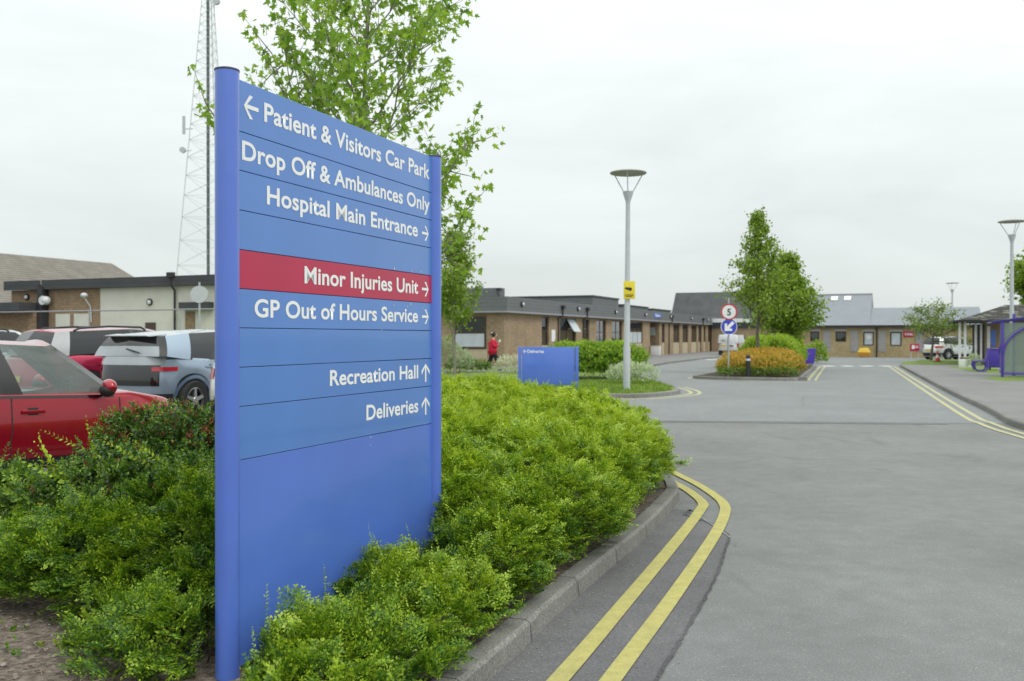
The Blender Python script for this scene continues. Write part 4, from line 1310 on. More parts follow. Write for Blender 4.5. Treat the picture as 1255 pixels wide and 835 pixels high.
for px in (30, 140, 250): MB().tube([(sb(px), -1.4, 2.75), (sb(px), -1.4, 0)], .03, 6).build('pipe_support', M['steel'], B)
bulkhead(B, sb(33.5), 0, 3.5); bulkhead(B, sb(184), 0, 3.15)
h = MB().lathe([(.08, -.1), (.13, -.2), (.22, -.42), (.2, -.46)], 18, (sb(61.5), 0, 3.3), 'y').ball((sb(61.5) + .1, -.3, 3.3), .2, 16, 10).build('horn_speaker', M['lamp_white'], B, smooth=True)
c_ = MB().ball((sb(111), -.35, 3.5), .16, 14, 8, (1, 1, .7)).tube([(sb(111), -.35, 3.4), (sb(112), -.05, 3.0), (sb(113), -.05, 2.3)], .03, 6).build('security_camera', M['lamp_white'], B, smooth=True)
downpipe(B, sb(216), 0, 0, 3.78, out=.2)
MB().box(sb(179), sb(191), -.05, -.003, 1.2, 2.25).build('vent_door', M['frame_brown'], B)
MB().box(sb(226), sb(262), -.35, -.01, 2.78, 3.1).build('canopy', M['fascia_dark'], B)
MB().box(sb(227.5), sb(239), -.03, -.003, 0, 2.7).build('brick_pier', M['brick_d'], B)

PE = (XatY(137, 75) + V[0] * 6 - U[0] * 34, 75 + V[1] * 6 - U[1] * 34)
E = empty('tiled_roof_building', (PE[0], PE[1], 0), AZ, 'building with large brown tiled roof behind the flat roofed one at the left', 'building')
EL = 37.0
MB().box(.4, EL - .4, .4, 11, 0, 3.6).build('wall', M['brick_d'], E)
MB().add([(0, 0, 3.4), (EL, 0, 3.4), (EL - 3, 6, 7.5), (2, 6, 7.5), (0, 12, 3.4), (EL, 12, 3.4)], [(0, 1, 2, 3), (3, 2, 5, 4), (0, 3, 4), (1, 5, 2)]).build('roof', M['tile_brown'], E)

# ------------------------------------------------------------------ F: tiled pavilion on the right
PF = (XatY(1170, 49.5), 49.5)
Fb = empty('tiled_pavilion', (PF[0], PF[1], 0.1), VZ, 'low brick pavilion with mossy dark tiled hip roof and white porch posts', 'building')
FLn = 13.0
fz = 2.35
MB().box(1.7, FLn, 1.4, 1.7, 0, fz).box(1.7, 2.0, 1.7, 9, 0, fz).box(2.0, FLn, 8.7, 9, 0, fz).build('wall', M['brick_a'], Fb)
MB().add([(0, 0, fz), (FLn, 0, fz), (FLn, 10, fz), (0, 10, fz), (2.7, 4.2, 3.3), (FLn - 3, 4.2, 3.3), (FLn - 3, 5.5, 3.3), (2.7, 5.5, 3.3)],
         [(0, 1, 5, 4), (1, 2, 6, 5), (2, 3, 7, 6), (3, 0, 4, 7), (4, 5, 6, 7), (0, 3, 2, 1)]).build('roof', M['tile_dark'], Fb)
MB().box(0.02, FLn, -.07, -.004, fz - .06, fz + .06).box(-.07, -.004, -.07, 10, fz - .06, fz + .06).build('gutter', M['black'], Fb)
mt = MB(); mr = random.Random(9)
for _ in range(160):
    s_, y_ = mr.uniform(.6, FLn - 1), mr.uniform(.2, 3.9)
    if s_ < y_ * .65: continue
    z_ = fz + y_ / 4.2 * .95 + .012; r0 = mr.uniform(.03, .13)
    mt.add([(s_ + r0 * 1.7 * math.cos(k), y_ + r0 * math.sin(k), z_ + r0 * math.sin(k) / 4.2 * .95) for k in [i * math.pi / 3 for i in range(6)]], [(0, 1, 2, 3, 4, 5)])
tag(mt.build('roof_moss', paint('moss', (0.2, 0.21, 0.16), 0.95, .3), Fb), kind='stuff')
for px in (1176.8, 1183.5): 
    s_ = s_on(px, PF, V)
    MB().box(s_ - .06, s_ + .06, .5, .62, 0, fz).build('porch_post', M['pvc_white'], Fb)
for a, b in ((1193.5, 1196), (1199.5, 1203), (1206, 1209)):
    s0, s1 = s_on(a, PF, V), s_on(b, PF, V)
    MB().box(s0, s1, 1.36, 1.395, .35, 2.2).build('window', M['frame_dark'], Fb)
s0, s1 = s_on(1200.5 + 4, PF, V), s_on(1205, PF, V)
for a, b in ((1196.3, 1199.2), (1203.3, 1205.7)):
    MB().box(s_on(a, PF, V), s_on(b, PF, V), 1.35, 1.394, 0.3, 2.25).build('white_panel', M['pvc_white'], Fb)
s0, s1 = s_on(1217, PF, V), s_on(1223, PF, V)
MB().box(s0, s1, 1.36, 1.395, 1.0, 1.9).build('blue_poster', M['sign_blue'], Fb)
MB().box(s_on(1212, PF, V), s_on(1216, PF, V), 1.35, 1.394, 0.0, 2.1).build('door', M['pvc_white'], Fb)

# ------------------------------------------------------------------ mast
M['mast_steel'] = paint('mast_steel', (.5, .52, .52), .6, .08)
MY = 95.0
mx0 = XatY(256.5, MY)
mast = empty('radio_mast', (mx0, MY, 0), 0.0, 'tall pale grey lattice radio mast rising behind the flat roofed building', 'radio mast')
H = 41.0
def hw(z): return max(.5, 2.7 - (z - 8.1) * .0765)
legs_xy = [(-1, -.58), (1, -.58), (0, 1.15)]
def lp(k, z): return Vector((legs_xy[k][0] * hw(z), legs_xy[k][1] * hw(z), z))
for k in range(3): MB().tube([lp(k, z) for z in np.linspace(0, H, 12)], .042, 6).build('leg', M['mast_steel'], mast)
zz = [0]
while zz[-1] < H - 1: zz.append(zz[-1] + max(.9, hw(zz[-1]) * .95))
mb = MB()
for a, b in zip(zz[:-1], zz[1:]):
    for k in range(3):
        k2 = (k + 1) % 3
        mb.tube([lp(k, a), lp(k2, b)], .015, 4, False); mb.tube([lp(k2, a), lp(k, b)], .015, 4, False)
        mb.tube([lp(k, b), lp(k2, b)], .015, 4, False)
mb.build('lattice', M['mast_steel'], mast)
MB().box(-.16, .1, -.3, -.1, 0, H).build('cable_tray', paint('dark_cable', (.1, .12, .12), .7), mast)
zp = ZatY(155, MY)
MB().box(-2.5, -2.25, -.6, -.4, zp - .9, zp + .9).tube([(-2.35, -.5, zp - .4), (-1.4, -.6, zp - .4)], .05, 5).build('panel_antenna', M['grey_paint'], mast)
zd = ZatY(186, MY)
MB().lathe([(.3, -.1), (.3, -.4)], 18, (-2.4, -.5, zd), 'y').tube([(-2.4, -.3, zd), (-1.6, -.5, zd)], .04, 5).build('drum_antenna', M['grey_paint'], mast)
zd = ZatY(5, MY)
MB().lathe([(.36, -.1), (.36, -.45)], 18, (.95, -.4, zd), 'y').tube([(.9, -.2, zd), (.3, -.2, zd)], .04, 5).build('drum_antenna', M['grey_paint'], mast)
# ------------------------------------------------------------------ street lamps
def lamp(x, y, z0, label, rz=0.0, tilt=0.0):
    t = empty('street_lamp', (x, y, z0), rz, label, 'street lamp', 'street lamps with flat disc heads')
    t.rotation_euler = (0, tilt, rz)
    Hh = 6.1
    MB().lathe([(.1, -.1), (.1, 1.2), (.085, 1.25), (.062, 5.3)], 20, caps=True).build('pole', M['grey_paint'], t, smooth=True)
    MB().lathe([(.065, 5.25), (.07, 5.32), (.15, 5.56), (.15, 5.6)], 20).build('collar', M['grey_paint'], t, smooth=True)
    for k in range(3):
        a = 2 * math.pi * k / 3 + .35
        MB().tube([(.13 * math.cos(a), .13 * math.sin(a), 5.57), (.46 * math.cos(a), .46 * math.sin(a), Hh + .02)], .014, 6).build('arm', M['grey_paint'], t)
    MB().lathe([(.02, Hh + .1), (.3, Hh + .085), (.5, Hh + .045), (.52, Hh + .02), (.5, Hh), (.0, Hh)], 36).build('lamp_disc', paint('disc_olive_grey', (.34, .34, .29), .5), t, smooth=True)
    return t
lx, ly = G(768, 478.5, 0.105)
lamp(lx, ly, 0.105, 'tall grey street lamp on the grass corner carrying a yellow camera notice', tilt=R(.4))
l2 = lamp(XatY(1240, 37.5), 37.5, 0.1, 'grey street lamp rising behind the blue shelter at the right edge', .4)
l3 = lamp(XatY(1167, 78.5), 78.5, 0.0, 'distant slim street lamp beside the white parked car', .9)
# camera notice strapped to the lamp
nt = empty('camera_notice', (lx + .02, ly - .11, 0.105), 0, 'yellow security camera notice strapped to the grey lamp on the grass corner', 'sign')
zc = ZatY(356, ly) - .105
M['notice_yellow'] = paint('notice_yellow', (.72, .58, .03), .5)
MB().box(-.12, .2, -.015, 0, zc - .25, zc + .25).build('plate', M['notice_yellow'], nt, bevel=.004)
MB().plate([(-.05, zc + .02), (.08, zc - .03), (.12, zc + .03), (.1, zc + .07), (-.07, zc + .08), (-.09, zc + .04)], -.018, -.016).build('camera_symbol', M['black'], nt)
MB().box(-.08, .15, -.018, -.016, zc - .15, zc - .125).box(-.06, .13, -.018, -.016, zc - .19, zc - .17).build('small_print', M['black'], nt)
MB().lathe([(.085, zc - .15), (.085, zc - .11)], 16, (-.02, .11, 0), caps=False).lathe([(.085, zc + .11), (.085, zc + .15)], 16, (-.02, .11, 0), caps=False).build('strap', M['steel'], nt)

# ------------------------------------------------------------------ second blue sign
bx, by = G(672, 467, 0.15)
by = 25.6
bx = XatY(672, by)
bs = empty('direction_sign', (bx, by, 0.1), -R(2), 'wide low blue sign reading Deliveries beyond the bright hedge', 'direction sign')
wbs = (707 - 637) / F * by
zt = ZatY(425.5, by) - .1
MB().box(-wbs / 2 + .06, wbs / 2 - .06, -.02, .02, .2, zt).build('panel', M['sign_blue'], bs, bevel=.004)
for s_ in (-1, 1): MB().box(s_ * (wbs / 2) - .045, s_ * (wbs / 2) + .045, -.045, .045, 0, zt + .015).build('post', M['post_blue'], bs, bevel=.01)
pn = [c for c in bs.children if c.name.startswith('panel')][0]
letter(pn, 'Deliveries', -wbs / 2 + .21, -wbs / 2 + .66, zt - .16, .09, y=-.023)
arrow(pn, -wbs / 2 + .14, zt - .115, .1, math.pi, y=-.023)

# ------------------------------------------------------------------ island signs and bollard
sx, sy = G(893, 463, .1)
sy = 36.0; sx = XatY(893, sy)
ts = empty('road_sign', (sx, sy, 0.1), 0, 'road sign on a thin pole, red ringed 5 above blue keep left arrow', 'road sign')
MB().lathe([(.035, -.1), (.035, 3.0)], 12).build('pole', M['steel'], ts, smooth=True)
z5 = ZatY(382.5, sy) - .1; zk = ZatY(400.5, sy) - .1; rr = .315
d5 = MB().lathe([(rr, -.05), (rr, -.06)], 36, (0, 0, z5), 'y').build('speed_disc', M['pvc_white'], ts)
rg = MB()
for k in range(36):
    a, b = 2 * math.pi * k / 36, 2 * math.pi * (k + 1) / 36
    rg.add([(rr * math.cos(a), -.063, z5 + rr * math.sin(a)), (rr * math.cos(b), -.063, z5 + rr * math.sin(b)), (.83 * rr * math.cos(b), -.063, z5 + .83 * rr * math.sin(b)), (.83 * rr * math.cos(a), -.063, z5 + .83 * rr * math.sin(a))], [(0, 1, 2, 3)])
rg.build('red_ring', paint('ring_red', (.5, .02, .03), .5), d5)
letter(d5, '5', -.075, .075, z5 - .13, .26, y=-.064, mat=M['fascia_dark'], weight=.03)
dk = MB().lathe([(rr, -.05), (rr, -.06)], 36, (0, 0, zk), 'y').build('keep_left_disc', paint('road_blue', (.04, .06, .45), .4), ts)
rg = MB()
for k in range(36):
    a, b = 2 * math.pi * k / 36, 2 * math.pi * (k + 1) / 36
    rg.add([(rr * math.cos(a), -.063, zk + rr * math.sin(a)), (rr * math.cos(b), -.063, zk + rr * math.sin(b)), (.94 * rr * math.cos(b), -.063, zk + .94 * rr * math.sin(b)), (.94 * rr * math.cos(a), -.063, zk + .94 * rr * math.sin(a))], [(0, 1, 2, 3)])
rg.build('white_ring', M['white'], dk)
def solid_arrow(cx, cz, L, ang):
    p = [(-.5, -.1), (.12, -.1), (-.02, -.3), (.12, -.36), (.5, 0), (.12, .36), (-.02, .3), (.12, .1), (-.5, .1)]
    p = [(-.5, -.12), (.1, -.12), (-.06, -.28), (.06, -.42), (.5, 0), (.06, .42), (-.06, .28), (.1, .12), (-.5, .12)]
    c, s_ = math.cos(ang), math.sin(ang)
    return [(cx + (a * c - b * s_) * L, cz + (a * s_ + b * c) * L) for a, b in p]
MB().plate(solid_arrow(0, zk, .48, math.pi * 1.25), -.066, -.062).build('arrow', M['white'], dk)
bo = empty('bollard', (XatY(917, 35.15), 35.15, 0.1), 0, 'black bollard with a pale band standing before the orange hedge', 'bollard')
MB().lathe([(.1, 0), (.09, .1), (.085, .62)], 20).build('post', M['black'], bo, smooth=True)
MB().lathe([(.088, .62), (.088, .7)], 20).build('reflective_band', M['lamp_white'], bo, smooth=True)
MB().lathe([(.088, .7), (.09, .76), (.07, .83), (.0, .86)], 20).build('cap', M['black'], bo, smooth=True)

# ------------------------------------------------------------------ clipped hedges and shrubs farther off
CLIP = [make_spray(SPR, 5, .2, .06, .036, bend=b) for b in (0, .2)]
CLIPF = [make_spray(SPR, 4, .26, .1, .06, bend=b) for b in (0, .2)]
M['orange_hedge'] = leaf_mat('orange_leaf', [(0, (.1, .2, .02)), (.32, (.26, .33, .035)), (.42, (.45, .36, .05)), (.65, (.58, .38, .06)), (.85, (.62, .32, .07)), (1, (.66, .46, .14))], trans=.35)
M['lime_hedge'] = leaf_mat('lime_leaf', [(0, (.06, .15, .012)), (.5, (.2, .35, .028)), (1, (.42, .56, .06))], trans=.35)
M['grey_green'] = leaf_mat('grey_green_leaf', [(0, (.18, .27, .16)), (.5, (.46, .55, .4)), (1, (.7, .75, .62))], trans=.3)
def rowclumps(a, b, n, w, h, z0=.1, j=.08, seed=1):
    r = random.Random(seed); out = []
    for i in range(n):
        f = (i + .5) / n
        out.append((a[0] + (b[0] - a[0]) * f + r.uniform(-j, j), a[1] + (b[1] - a[1]) * f + r.uniform(-j, j), z0 + h * .45, w * r.uniform(.9, 1.1), w * r.uniform(.9, 1.1), h * .55 * r.uniform(.95, 1.05)))
    return out
og = rowclumps((XatY(890, 36.6), 36.6), (XatY(958, 35.6), 35.6), 9, .55, .7, seed=2) + rowclumps((XatY(898, 38), 38), (XatY(967, 37), 37), 9, .62, .84, seed=3) + rowclumps((XatY(914, 39.3), 39.3), (XatY(963, 38.6), 38.6), 7, .62, .95, seed=13)
shrub('hedge', 'low rounded orange leaved hedge at the front of the road island', og, 130, CLIP, M['orange_hedge'], 51, .46, .5, base=(9.6, 37.5, .1), scale=(.8, 1.3), keep_fn=None, nst=40, cat='hedge', depth=.25)
fg = rowclumps((XatY(884, 35.7), 35.75), (XatY(972, 34.9), 34.95), 12, .3, .34, seed=15)
shrub('ground_cover_plants', 'low green fringe plants under the orange hedge along the front kerb of the road island', fg, 200, CLIP, M['cotoneaster'], 61, .6, .4, base=(9.4, 35.3, .1), scale=(.5, .8), keep_fn=None, nst=10, cat='plants')
gh = rowclumps((11.6, 41.2), (14.6, 49), 12, .75, 1.5, seed=4) + rowclumps((11.0, 42.4), (13.6, 49.4), 10, .7, 1.45, seed=5)
shrub('hedge', 'taller clipped green hedge behind the orange one on the road island', gh, 95, CLIPF, M['lime_hedge'], 52, .66, .3, base=(12.4, 45, .1), scale=(.7, 1.1), keep_fn=None, nst=40, cat='hedge', depth=.25)
bh = rowclumps((XatY(690, 33), 33), (XatY(762, 33), 33), 8, .9, 1.22, seed=6) + rowclumps((XatY(690, 34.8), 34.8), (XatY(764, 34.8), 34.8), 8, .9, 1.22, seed=7)
shrub('hedge', 'big rounded green hedge between the low blue sign and the tall lamp', bh, 110, CLIPF, M['lime_hedge'], 53, .42, .35, base=(2.5, 34, .1), scale=(.65, 1.1), keep_fn=None, nst=60, cat='hedge', depth=.25)
shrub('shrub', 'pair of pale grey green rounded shrubs at the foot of the lamp', [(XatY(770, 29.6), 29.6, .42, .45, .45, .42), (XatY(790, 29.4), 29.4, .4, .42, .42, .38), (XatY(759, 29.8), 29.9, .38, .38, .38, .34)], 190, CLIP, M['grey_green'], 54, .55, .3, base=(3.9, 30.2, .1), scale=(.6, .9), keep_fn=None, nst=12)
M['blossom'] = leaf_mat('white_blossom', [(0, (.3, .33, .25)), (.5, (.6, .62, .55)), (1, (.8, .8, .76))], trans=.3)
shrub('shrub', 'white flowering low shrub between the walking person and the low blue sign', [(XatY(620, 39), 39, .4, .45, .4, .42), (XatY(634, 39), 39.1, .42, .45, .4, .45), (XatY(645, 39), 39, .4, .4, .4, .4)], 150, CLIP, M['blossom'], 55, .5, .2, base=(0, 39, .1), scale=(.6, .9), keep_fn=None, nst=12)
shrub('shrub', 'low green ground shrub along the brick end wall left of the walking person', rowclumps((XatY(555, 40), 40.4), (XatY(592, 40), 40.2), 6, .45, .5, seed=8), 150, CLIP, M['cotoneaster'], 56, .6, .3, base=(-2, 40.3, .1), scale=(.7, 1), keep_fn=None, nst=12)
shrub('shrub', 'loose pale green shrub at the foot of the slim young tree', [(XatY(547, 38.5), 38.5, .8, .55, .5, .75), (XatY(563, 38.3), 38.6, .6, .5, .5, .55)], 130, CLIP, M['grey_green'], 57, .35, .4, base=(-2.6, 38.5, .1), scale=(.7, 1.1), keep_fn=None, nst=12)
shrub('shrub', 'small bright green shrub beside the purple bin near the end of the road island', [(XatY(1000, 57), 57, .6, .6, .6, .7), (XatY(1004, 57), 57, .3, .5, .5, .5)], 110, CLIPF, M['lime_hedge'], 58, .5, .3, base=(XatY(1001, 57), 57, .0), scale=(.6, 1), keep_fn=None, nst=10)
shrub('shrub', 'grey green plant beside the purple bench', [(XatY(1193, 43.5), 43.5, .4, .3, .3, .4)], 120, CLIP, M['grey_green'], 59, .35, .3, base=(XatY(1191, 43.5), 43.5, .1), scale=(.7, 1.1), keep_fn=None, nst=10)
# tufts on the lamp's grass
gr_ = np.random.default_rng(6)
n = 9000
gx = gr_.uniform(-3, 5, n); gy = gr_.uniform(24.8, 32, n)
ok = (gx < np.interp(gy, [24.6, 24.9, 26.2, 27.8, 32], [2.3, 3.5, 4.4, 4.75, 4.78])) & (gy > np.interp(gx, [-3, -1.5, 2.48, 3.6], [26, 25.3, 24.75, 25]))
TP = np.stack([gx[ok], gy[ok], np.full(ok.sum(), .105)], 1)
tuft = [np.concatenate([np.array([(x_ - .012, 0, 0), (x_ + .012, 0, 0), (x_ + .01 + d_, 0, h_), (x_ - .002 + d_, 0, h_)]) for x_, d_, h_ in ((-.05, -.03, .06), (0, .02, .09), (.05, .03, .05))]) for _ in range(2)]
v, t_ = scatter(TP, norm(gr_.normal(0, .3, TP.shape) + np.array([0, 0, 1.0])), [(k, np.array([.5, .6, .4])) for k in tuft], gr_, (.6, 1.2), .1)
M['grass_blade'] = leaf_mat('grass_blade', [(0, (.1, .18, .03)), (.5, (.22, .33, .055)), (1, (.38, .48, .12))], trans=.3)
o = np_mesh('grass_tufts', v, 4, M['grass_blade'], t_); tag(o, kind='stuff')

# ------------------------------------------------------------------ bins, cone, small signs
M['purple'] = paint('purple_blue', (.075, .045, .36), .4, .08)
M['bin_yellow'] = paint('grit_yellow', (.62, .4, .03), .5, .08)
gx_, gy_ = G(1059, 438)
gb = empty('grit_bin', (XatY(1059, 73.3), 73.3, 0), VZ, 'yellow grit bin against the yellow brick wall', 'grit bin')
gb.scale = (.8, .8, .9)
MB().add([(-.5, -.35, .08), (.5, -.35, .08), (.5, .35, .08), (-.5, .35, .08), (-.58, -.42, .45), (.58, -.42, .45), (.58, .42, .45), (-.58, .42, .45)], [(0, 3, 2, 1), (4, 5, 6, 7), (0, 1, 5, 4), (1, 2, 6, 5), (2, 3, 7, 6), (3, 0, 4, 7)]).build('tub', paint('grit_orange', (.55, .25, .03), .5), gb, bevel=.04)
MB().add([(-.62, -.46, .45), (.62, -.46, .45), (.62, .46, .45), (-.62, .46, .45), (-.36, -.22, .85), (.36, -.22, .85), (.4, .3, .85), (-.4, .3, .85)], [(0, 3, 2, 1), (4, 5, 6, 7), (0, 1, 5, 4), (1, 2, 6, 5), (2, 3, 7, 6), (3, 0, 4, 7)]).build('lid', M['bin_yellow'], gb, bevel=.05)
pb = empty('litter_bin', (XatY(991.5, 56), 56, 0), .3, 'purple litter bin beside the green bush past the road island', 'litter bin')
MB().add([(-.22, -.22, 0), (.22, -.22, 0), (.22, .22, 0), (-.22, .22, 0), (-.28, -.28, .85), (.28, -.28, .85), (.28, .28, .85), (-.28, .28, .85)], [(0, 3, 2, 1), (4, 5, 6, 7), (0, 1, 5, 4), (1, 2, 6, 5), (2, 3, 7, 6), (3, 0, 4, 7)]).build('body', M['purple'], pb, bevel=.03)
MB().box(-.3, .3, -.3, .3, .85, .93).build('lid', M['purple'], pb, bevel=.03)
cn = empty('traffic_cone', (XatY(1149, 56.5), 56.5, .11), 0, 'red traffic cone with pale band on the grass by the small tree', 'traffic cone')
orange = paint('cone_red', (.5, .06, .03), .5)
MB().prism([(-.2, -.2), (.2, -.2), (.2, .2), (-.2, .2)], 0, .04).build('base', M['black'], cn, bevel=.01)
MB().lathe([(.15, .04), (.112, .25)], 20).lathe([(.075, .42), (.03, .7)], 20).build('cone', orange, cn, smooth=True)
MB().lathe([(.112, .25), (.075, .42)], 20, caps=False).build('reflective_band', M['lamp_white'], cn, smooth=True)
af = empty('notice_board', (XatY(1121, 70.5), 70.5, 0), VZ, 'small red notice on two legs before the yellow brick wall', 'sign')
MB().box(-.32, .32, -.03, .0, .55, 1.1).build('plate', M['sign_red'], af, bevel=.004)
MB().plate([(-.2, .72), (0, .72), (0, 1.0), (-.2, 1.0)], -.036, -.031).box(.04, .26, -.036, -.031, .8, .85).box(.04, .24, -.036, -.031, .9, .95).build('pale_marks', M['white'], af)
for s_ in (-.24, .26): MB().box(s_ - .025, s_ + .025, .001, .04, 0, 1.05).build('leg', M['grey_paint'], af)
wb = empty('planter_box', (XatY(1182.5, 46.2), 46.2, .11), VZ, 'square white box standing on the grass in front of the white porch posts', 'planter')
MB().box(-.27, .27, -.25, .25, 0, .42).build('box', M['pvc_white'], wb, bevel=.015)
MB().box(-.22, .22, -.2, .2, .42, .5).build('plants', M['soil'], wb, bevel=.02)

# round sign seen from behind, left
dsn = empty('road_sign', (XatY(244.5, 33), 33, .14), R(8), 'round road sign seen from the back on a grey pole before the cream wall', 'road sign')
MB().lathe([(.035, -.1), (.035, 3.4)], 12).build('pole', M['steel'], dsn, smooth=True)
zz_ = ZatY(361, 33) - .14
MB().lathe([(.3, .05), (.3, .06)], 36, (0, 0, zz_), 'y').lathe([(.3, -.06), (.3, -.05)], 36, (0, 0, zz_), 'y').build('disc', M['grey_paint'], dsn)

# ------------------------------------------------------------------ shelter, bench, box bin
sh = empty('shelter', (XatY(1228.5, 35), 35, .11), VZ, 'blue framed curved roof shelter with clear panels at the right edge', 'shelter')
SW, SDp, SH = 3.6, 2.0, 2.05
blue = M['purple']
def arch(s0, s1, n=14, rise=.35, z=SH):
    return [(s0 + (s1 - s0) * i / n, z + rise * math.sin(math.pi * i / n * .5)) for i in range(n + 1)]
for y_ in (0, SDp):
    for x_ in ((0 if y_ == 0 else .55), SW): MB().box(x_ - .05, x_ + .05, y_ - .05, y_ + .05, 0, SH + (.0 if x_ == 0 else .35)).build('post', blue, sh, bevel=.01)
    MB().tube([(x_, y_, z_) for x_, z_ in arch(-.35, SW + .3)], .045, 8).build('roof_hoop', blue, sh, smooth=True)
    MB().box(.05, SW - .05, y_ - .025, y_ + .025, .1, .16).build('rail', blue, sh)
    MB().tube([(0.03 + 1.5 * (1 - math.cos(t)), y_ - .06, .85 + 1.15 * math.sin(t)) for t in np.linspace(0, math.pi / 2, 12)], .035, 8).build('brace', blue, sh, smooth=True)
MB().box(1.28, 1.36, -.04, .04, 0, .8).build('post', blue, sh)
for x_ in (-.35, 1.2, 2.6): MB().tube([(x_, -.06, arch(-.35, SW + .3)[0][1] if x_ < 0 else np.interp(x_, [a for a, _ in arch(-.35, SW + .3)], [b for _, b in arch(-.35, SW + .3)])), (x_, SDp + .06, np.interp(x_, [a for a, _ in arch(-.35, SW + .3)], [b for _, b in arch(-.35, SW + .3)]))], .03, 6).build('purlin', blue, sh)
t = NT('clear_sheet')
t.set(Roughness=.12); t.b.inputs['Base Color'].default_value = (.35, .4, .36, 1)
tp = t.new('ShaderNodeBsdfTransparent'); tp.inputs['Color'].default_value = (.86, .92, .88, 1)
mx = t.new('ShaderNodeMixShader'); mx.inputs[0].default_value = .62
t.l.new(t.b.outputs[0], mx.inputs[1]); t.l.new(tp.outputs[0], mx.inputs[2]); t.l.new(mx.outputs[0], t.n['Material Output'].inputs['Surface'])
M['sheet'] = t.mat
a_ = arch(-.38, SW + .33, 14, .35, SH + .05)
rf = MB()
rf.add([(x_, -.15, z_) for x_, z_ in a_] + [(x_, SDp + .15, z_) for x_, z_ in a_] + [(x_, -.15, z_ + .012) for x_, z_ in a_] + [(x_, SDp + .15, z_ + .012) for x_, z_ in a_],
       [(i, i + 1, 15 + i + 1, 15 + i) for i in range(14)] + [(30 + i, 45 + i, 45 + i + 1, 30 + i + 1) for i in range(14)] + [(i, 30 + i, 30 + i + 1, i + 1) for i in range(14)])
rf.build('roof_sheet', M['sheet'], sh, smooth=True)
MB().box(.06, SW - .06, -.006, .006, .17, SH - .02).build('side_sheet', M['sheet'], sh)
MB().box(.06, SW - .06, SDp - .006, SDp + .006, .17, SH - .02).build('side_sheet', M['sheet'], sh)
MB().box(SW - .006, SW + .006, .06, SDp - .06, .17, SH - .02).build('back_sheet', M['sheet'], sh)

be = empty('bench', (XatY(1206, 41), 41, .11), math.atan2(U[1], U[0]) + math.pi, 'purple metal bench with round loop legs left of the shelter', 'bench')
mb = MB()
for i in range(6): mb.box(-.75, .75, -.42 + i * .08, -.37 + i * .08, .44, .47)
mb.build('seat', blue, be)
mb = MB()
for i in range(5): mb.box(-.75, .75, .06 + i * .03, .085 + i * .03, .52 + i * .1, .59 + i * .1)
mb.build('backrest', blue, be)
for x_ in (-.62, .62):
    MB().tube([(x_, -.4, .45), (x_, -.42, .3), (x_, -.36, .1), (x_, -.2, .02), (x_, 0, .02), (x_, .1, .15), (x_, .08, .45), (x_, .2, 1.02)], .038, 8).build('leg', blue, be, smooth=True)
bb = empty('storage_bin', (XatY(1221.5, 42.6), 42.6, .11), VZ, 'tall purple bin standing between the bench and the shelter post', 'bin')
MB().box(-.34, .34, -.3, .3, .12, .92).build('body', blue, bb, bevel=.02)
MB().box(-.36, .36, -.32, .32, .92, .98).build('lid', blue, bb, bevel=.02)
for x_ in (-.28, .28): MB().box(x_ - .03, x_ + .03, -.25, .25, 0, .119).build('foot', M['black'], bb)
# ------------------------------------------------------------------ vehicles
def car_paint(name, col, flake=0.25):
    t = NT(name)
    n = t.noise(t.coord(), 700, 2)
    t.base(t.ramp(n, [(.3, tuple(c * (1 - flake * .4) for c in col)), (.7, tuple(min(1, c * (1 + flake * .4)) for c in col))]))
    t.set(Roughness=.3, Metallic=.6, Coat_Weight=1.0, Specular_IOR_Level=.5)
    t.b.inputs['Coat Roughness'].default_value = .03
    return t.mat
M['tyre'] = paint('tyre', (.022, .022, .023), .85, .2, scale=20)
M['rim'] = paint('alloy_rim', (.5, .51, .52), .3, .05, metallic=.8)
M['glass_clear'] = glass_mat('car_glass', (.85, .94, .92), .72, dark=(.3, .36, .35))  # pale base colour paints a sky reflection into the glass
M['glass_dark'] = glass_mat('privacy_glass', (.12, .13, .14), .4, dark=(.008, .009, .01))
M['tail_red'] = paint('tail_lamp', (.42, .012, .03), .12, .1, coat=1.0)
M['gloss_black'] = paint('gloss_black', (.008, .008, .009), .12, .1, coat=1.0)
M['interior'] = paint('car_interior', (.05, .05, .055), .8, .2)
M['plate_yellow'] = paint('plate_yellow', (.62, .45, .03), .4)
M['plate_white'] = paint('plate_white', (.7, .7, .68), .4)
M['headlamp'] = paint('headlamp', (.55, .58, .6), .1, .05, coat=1.0)

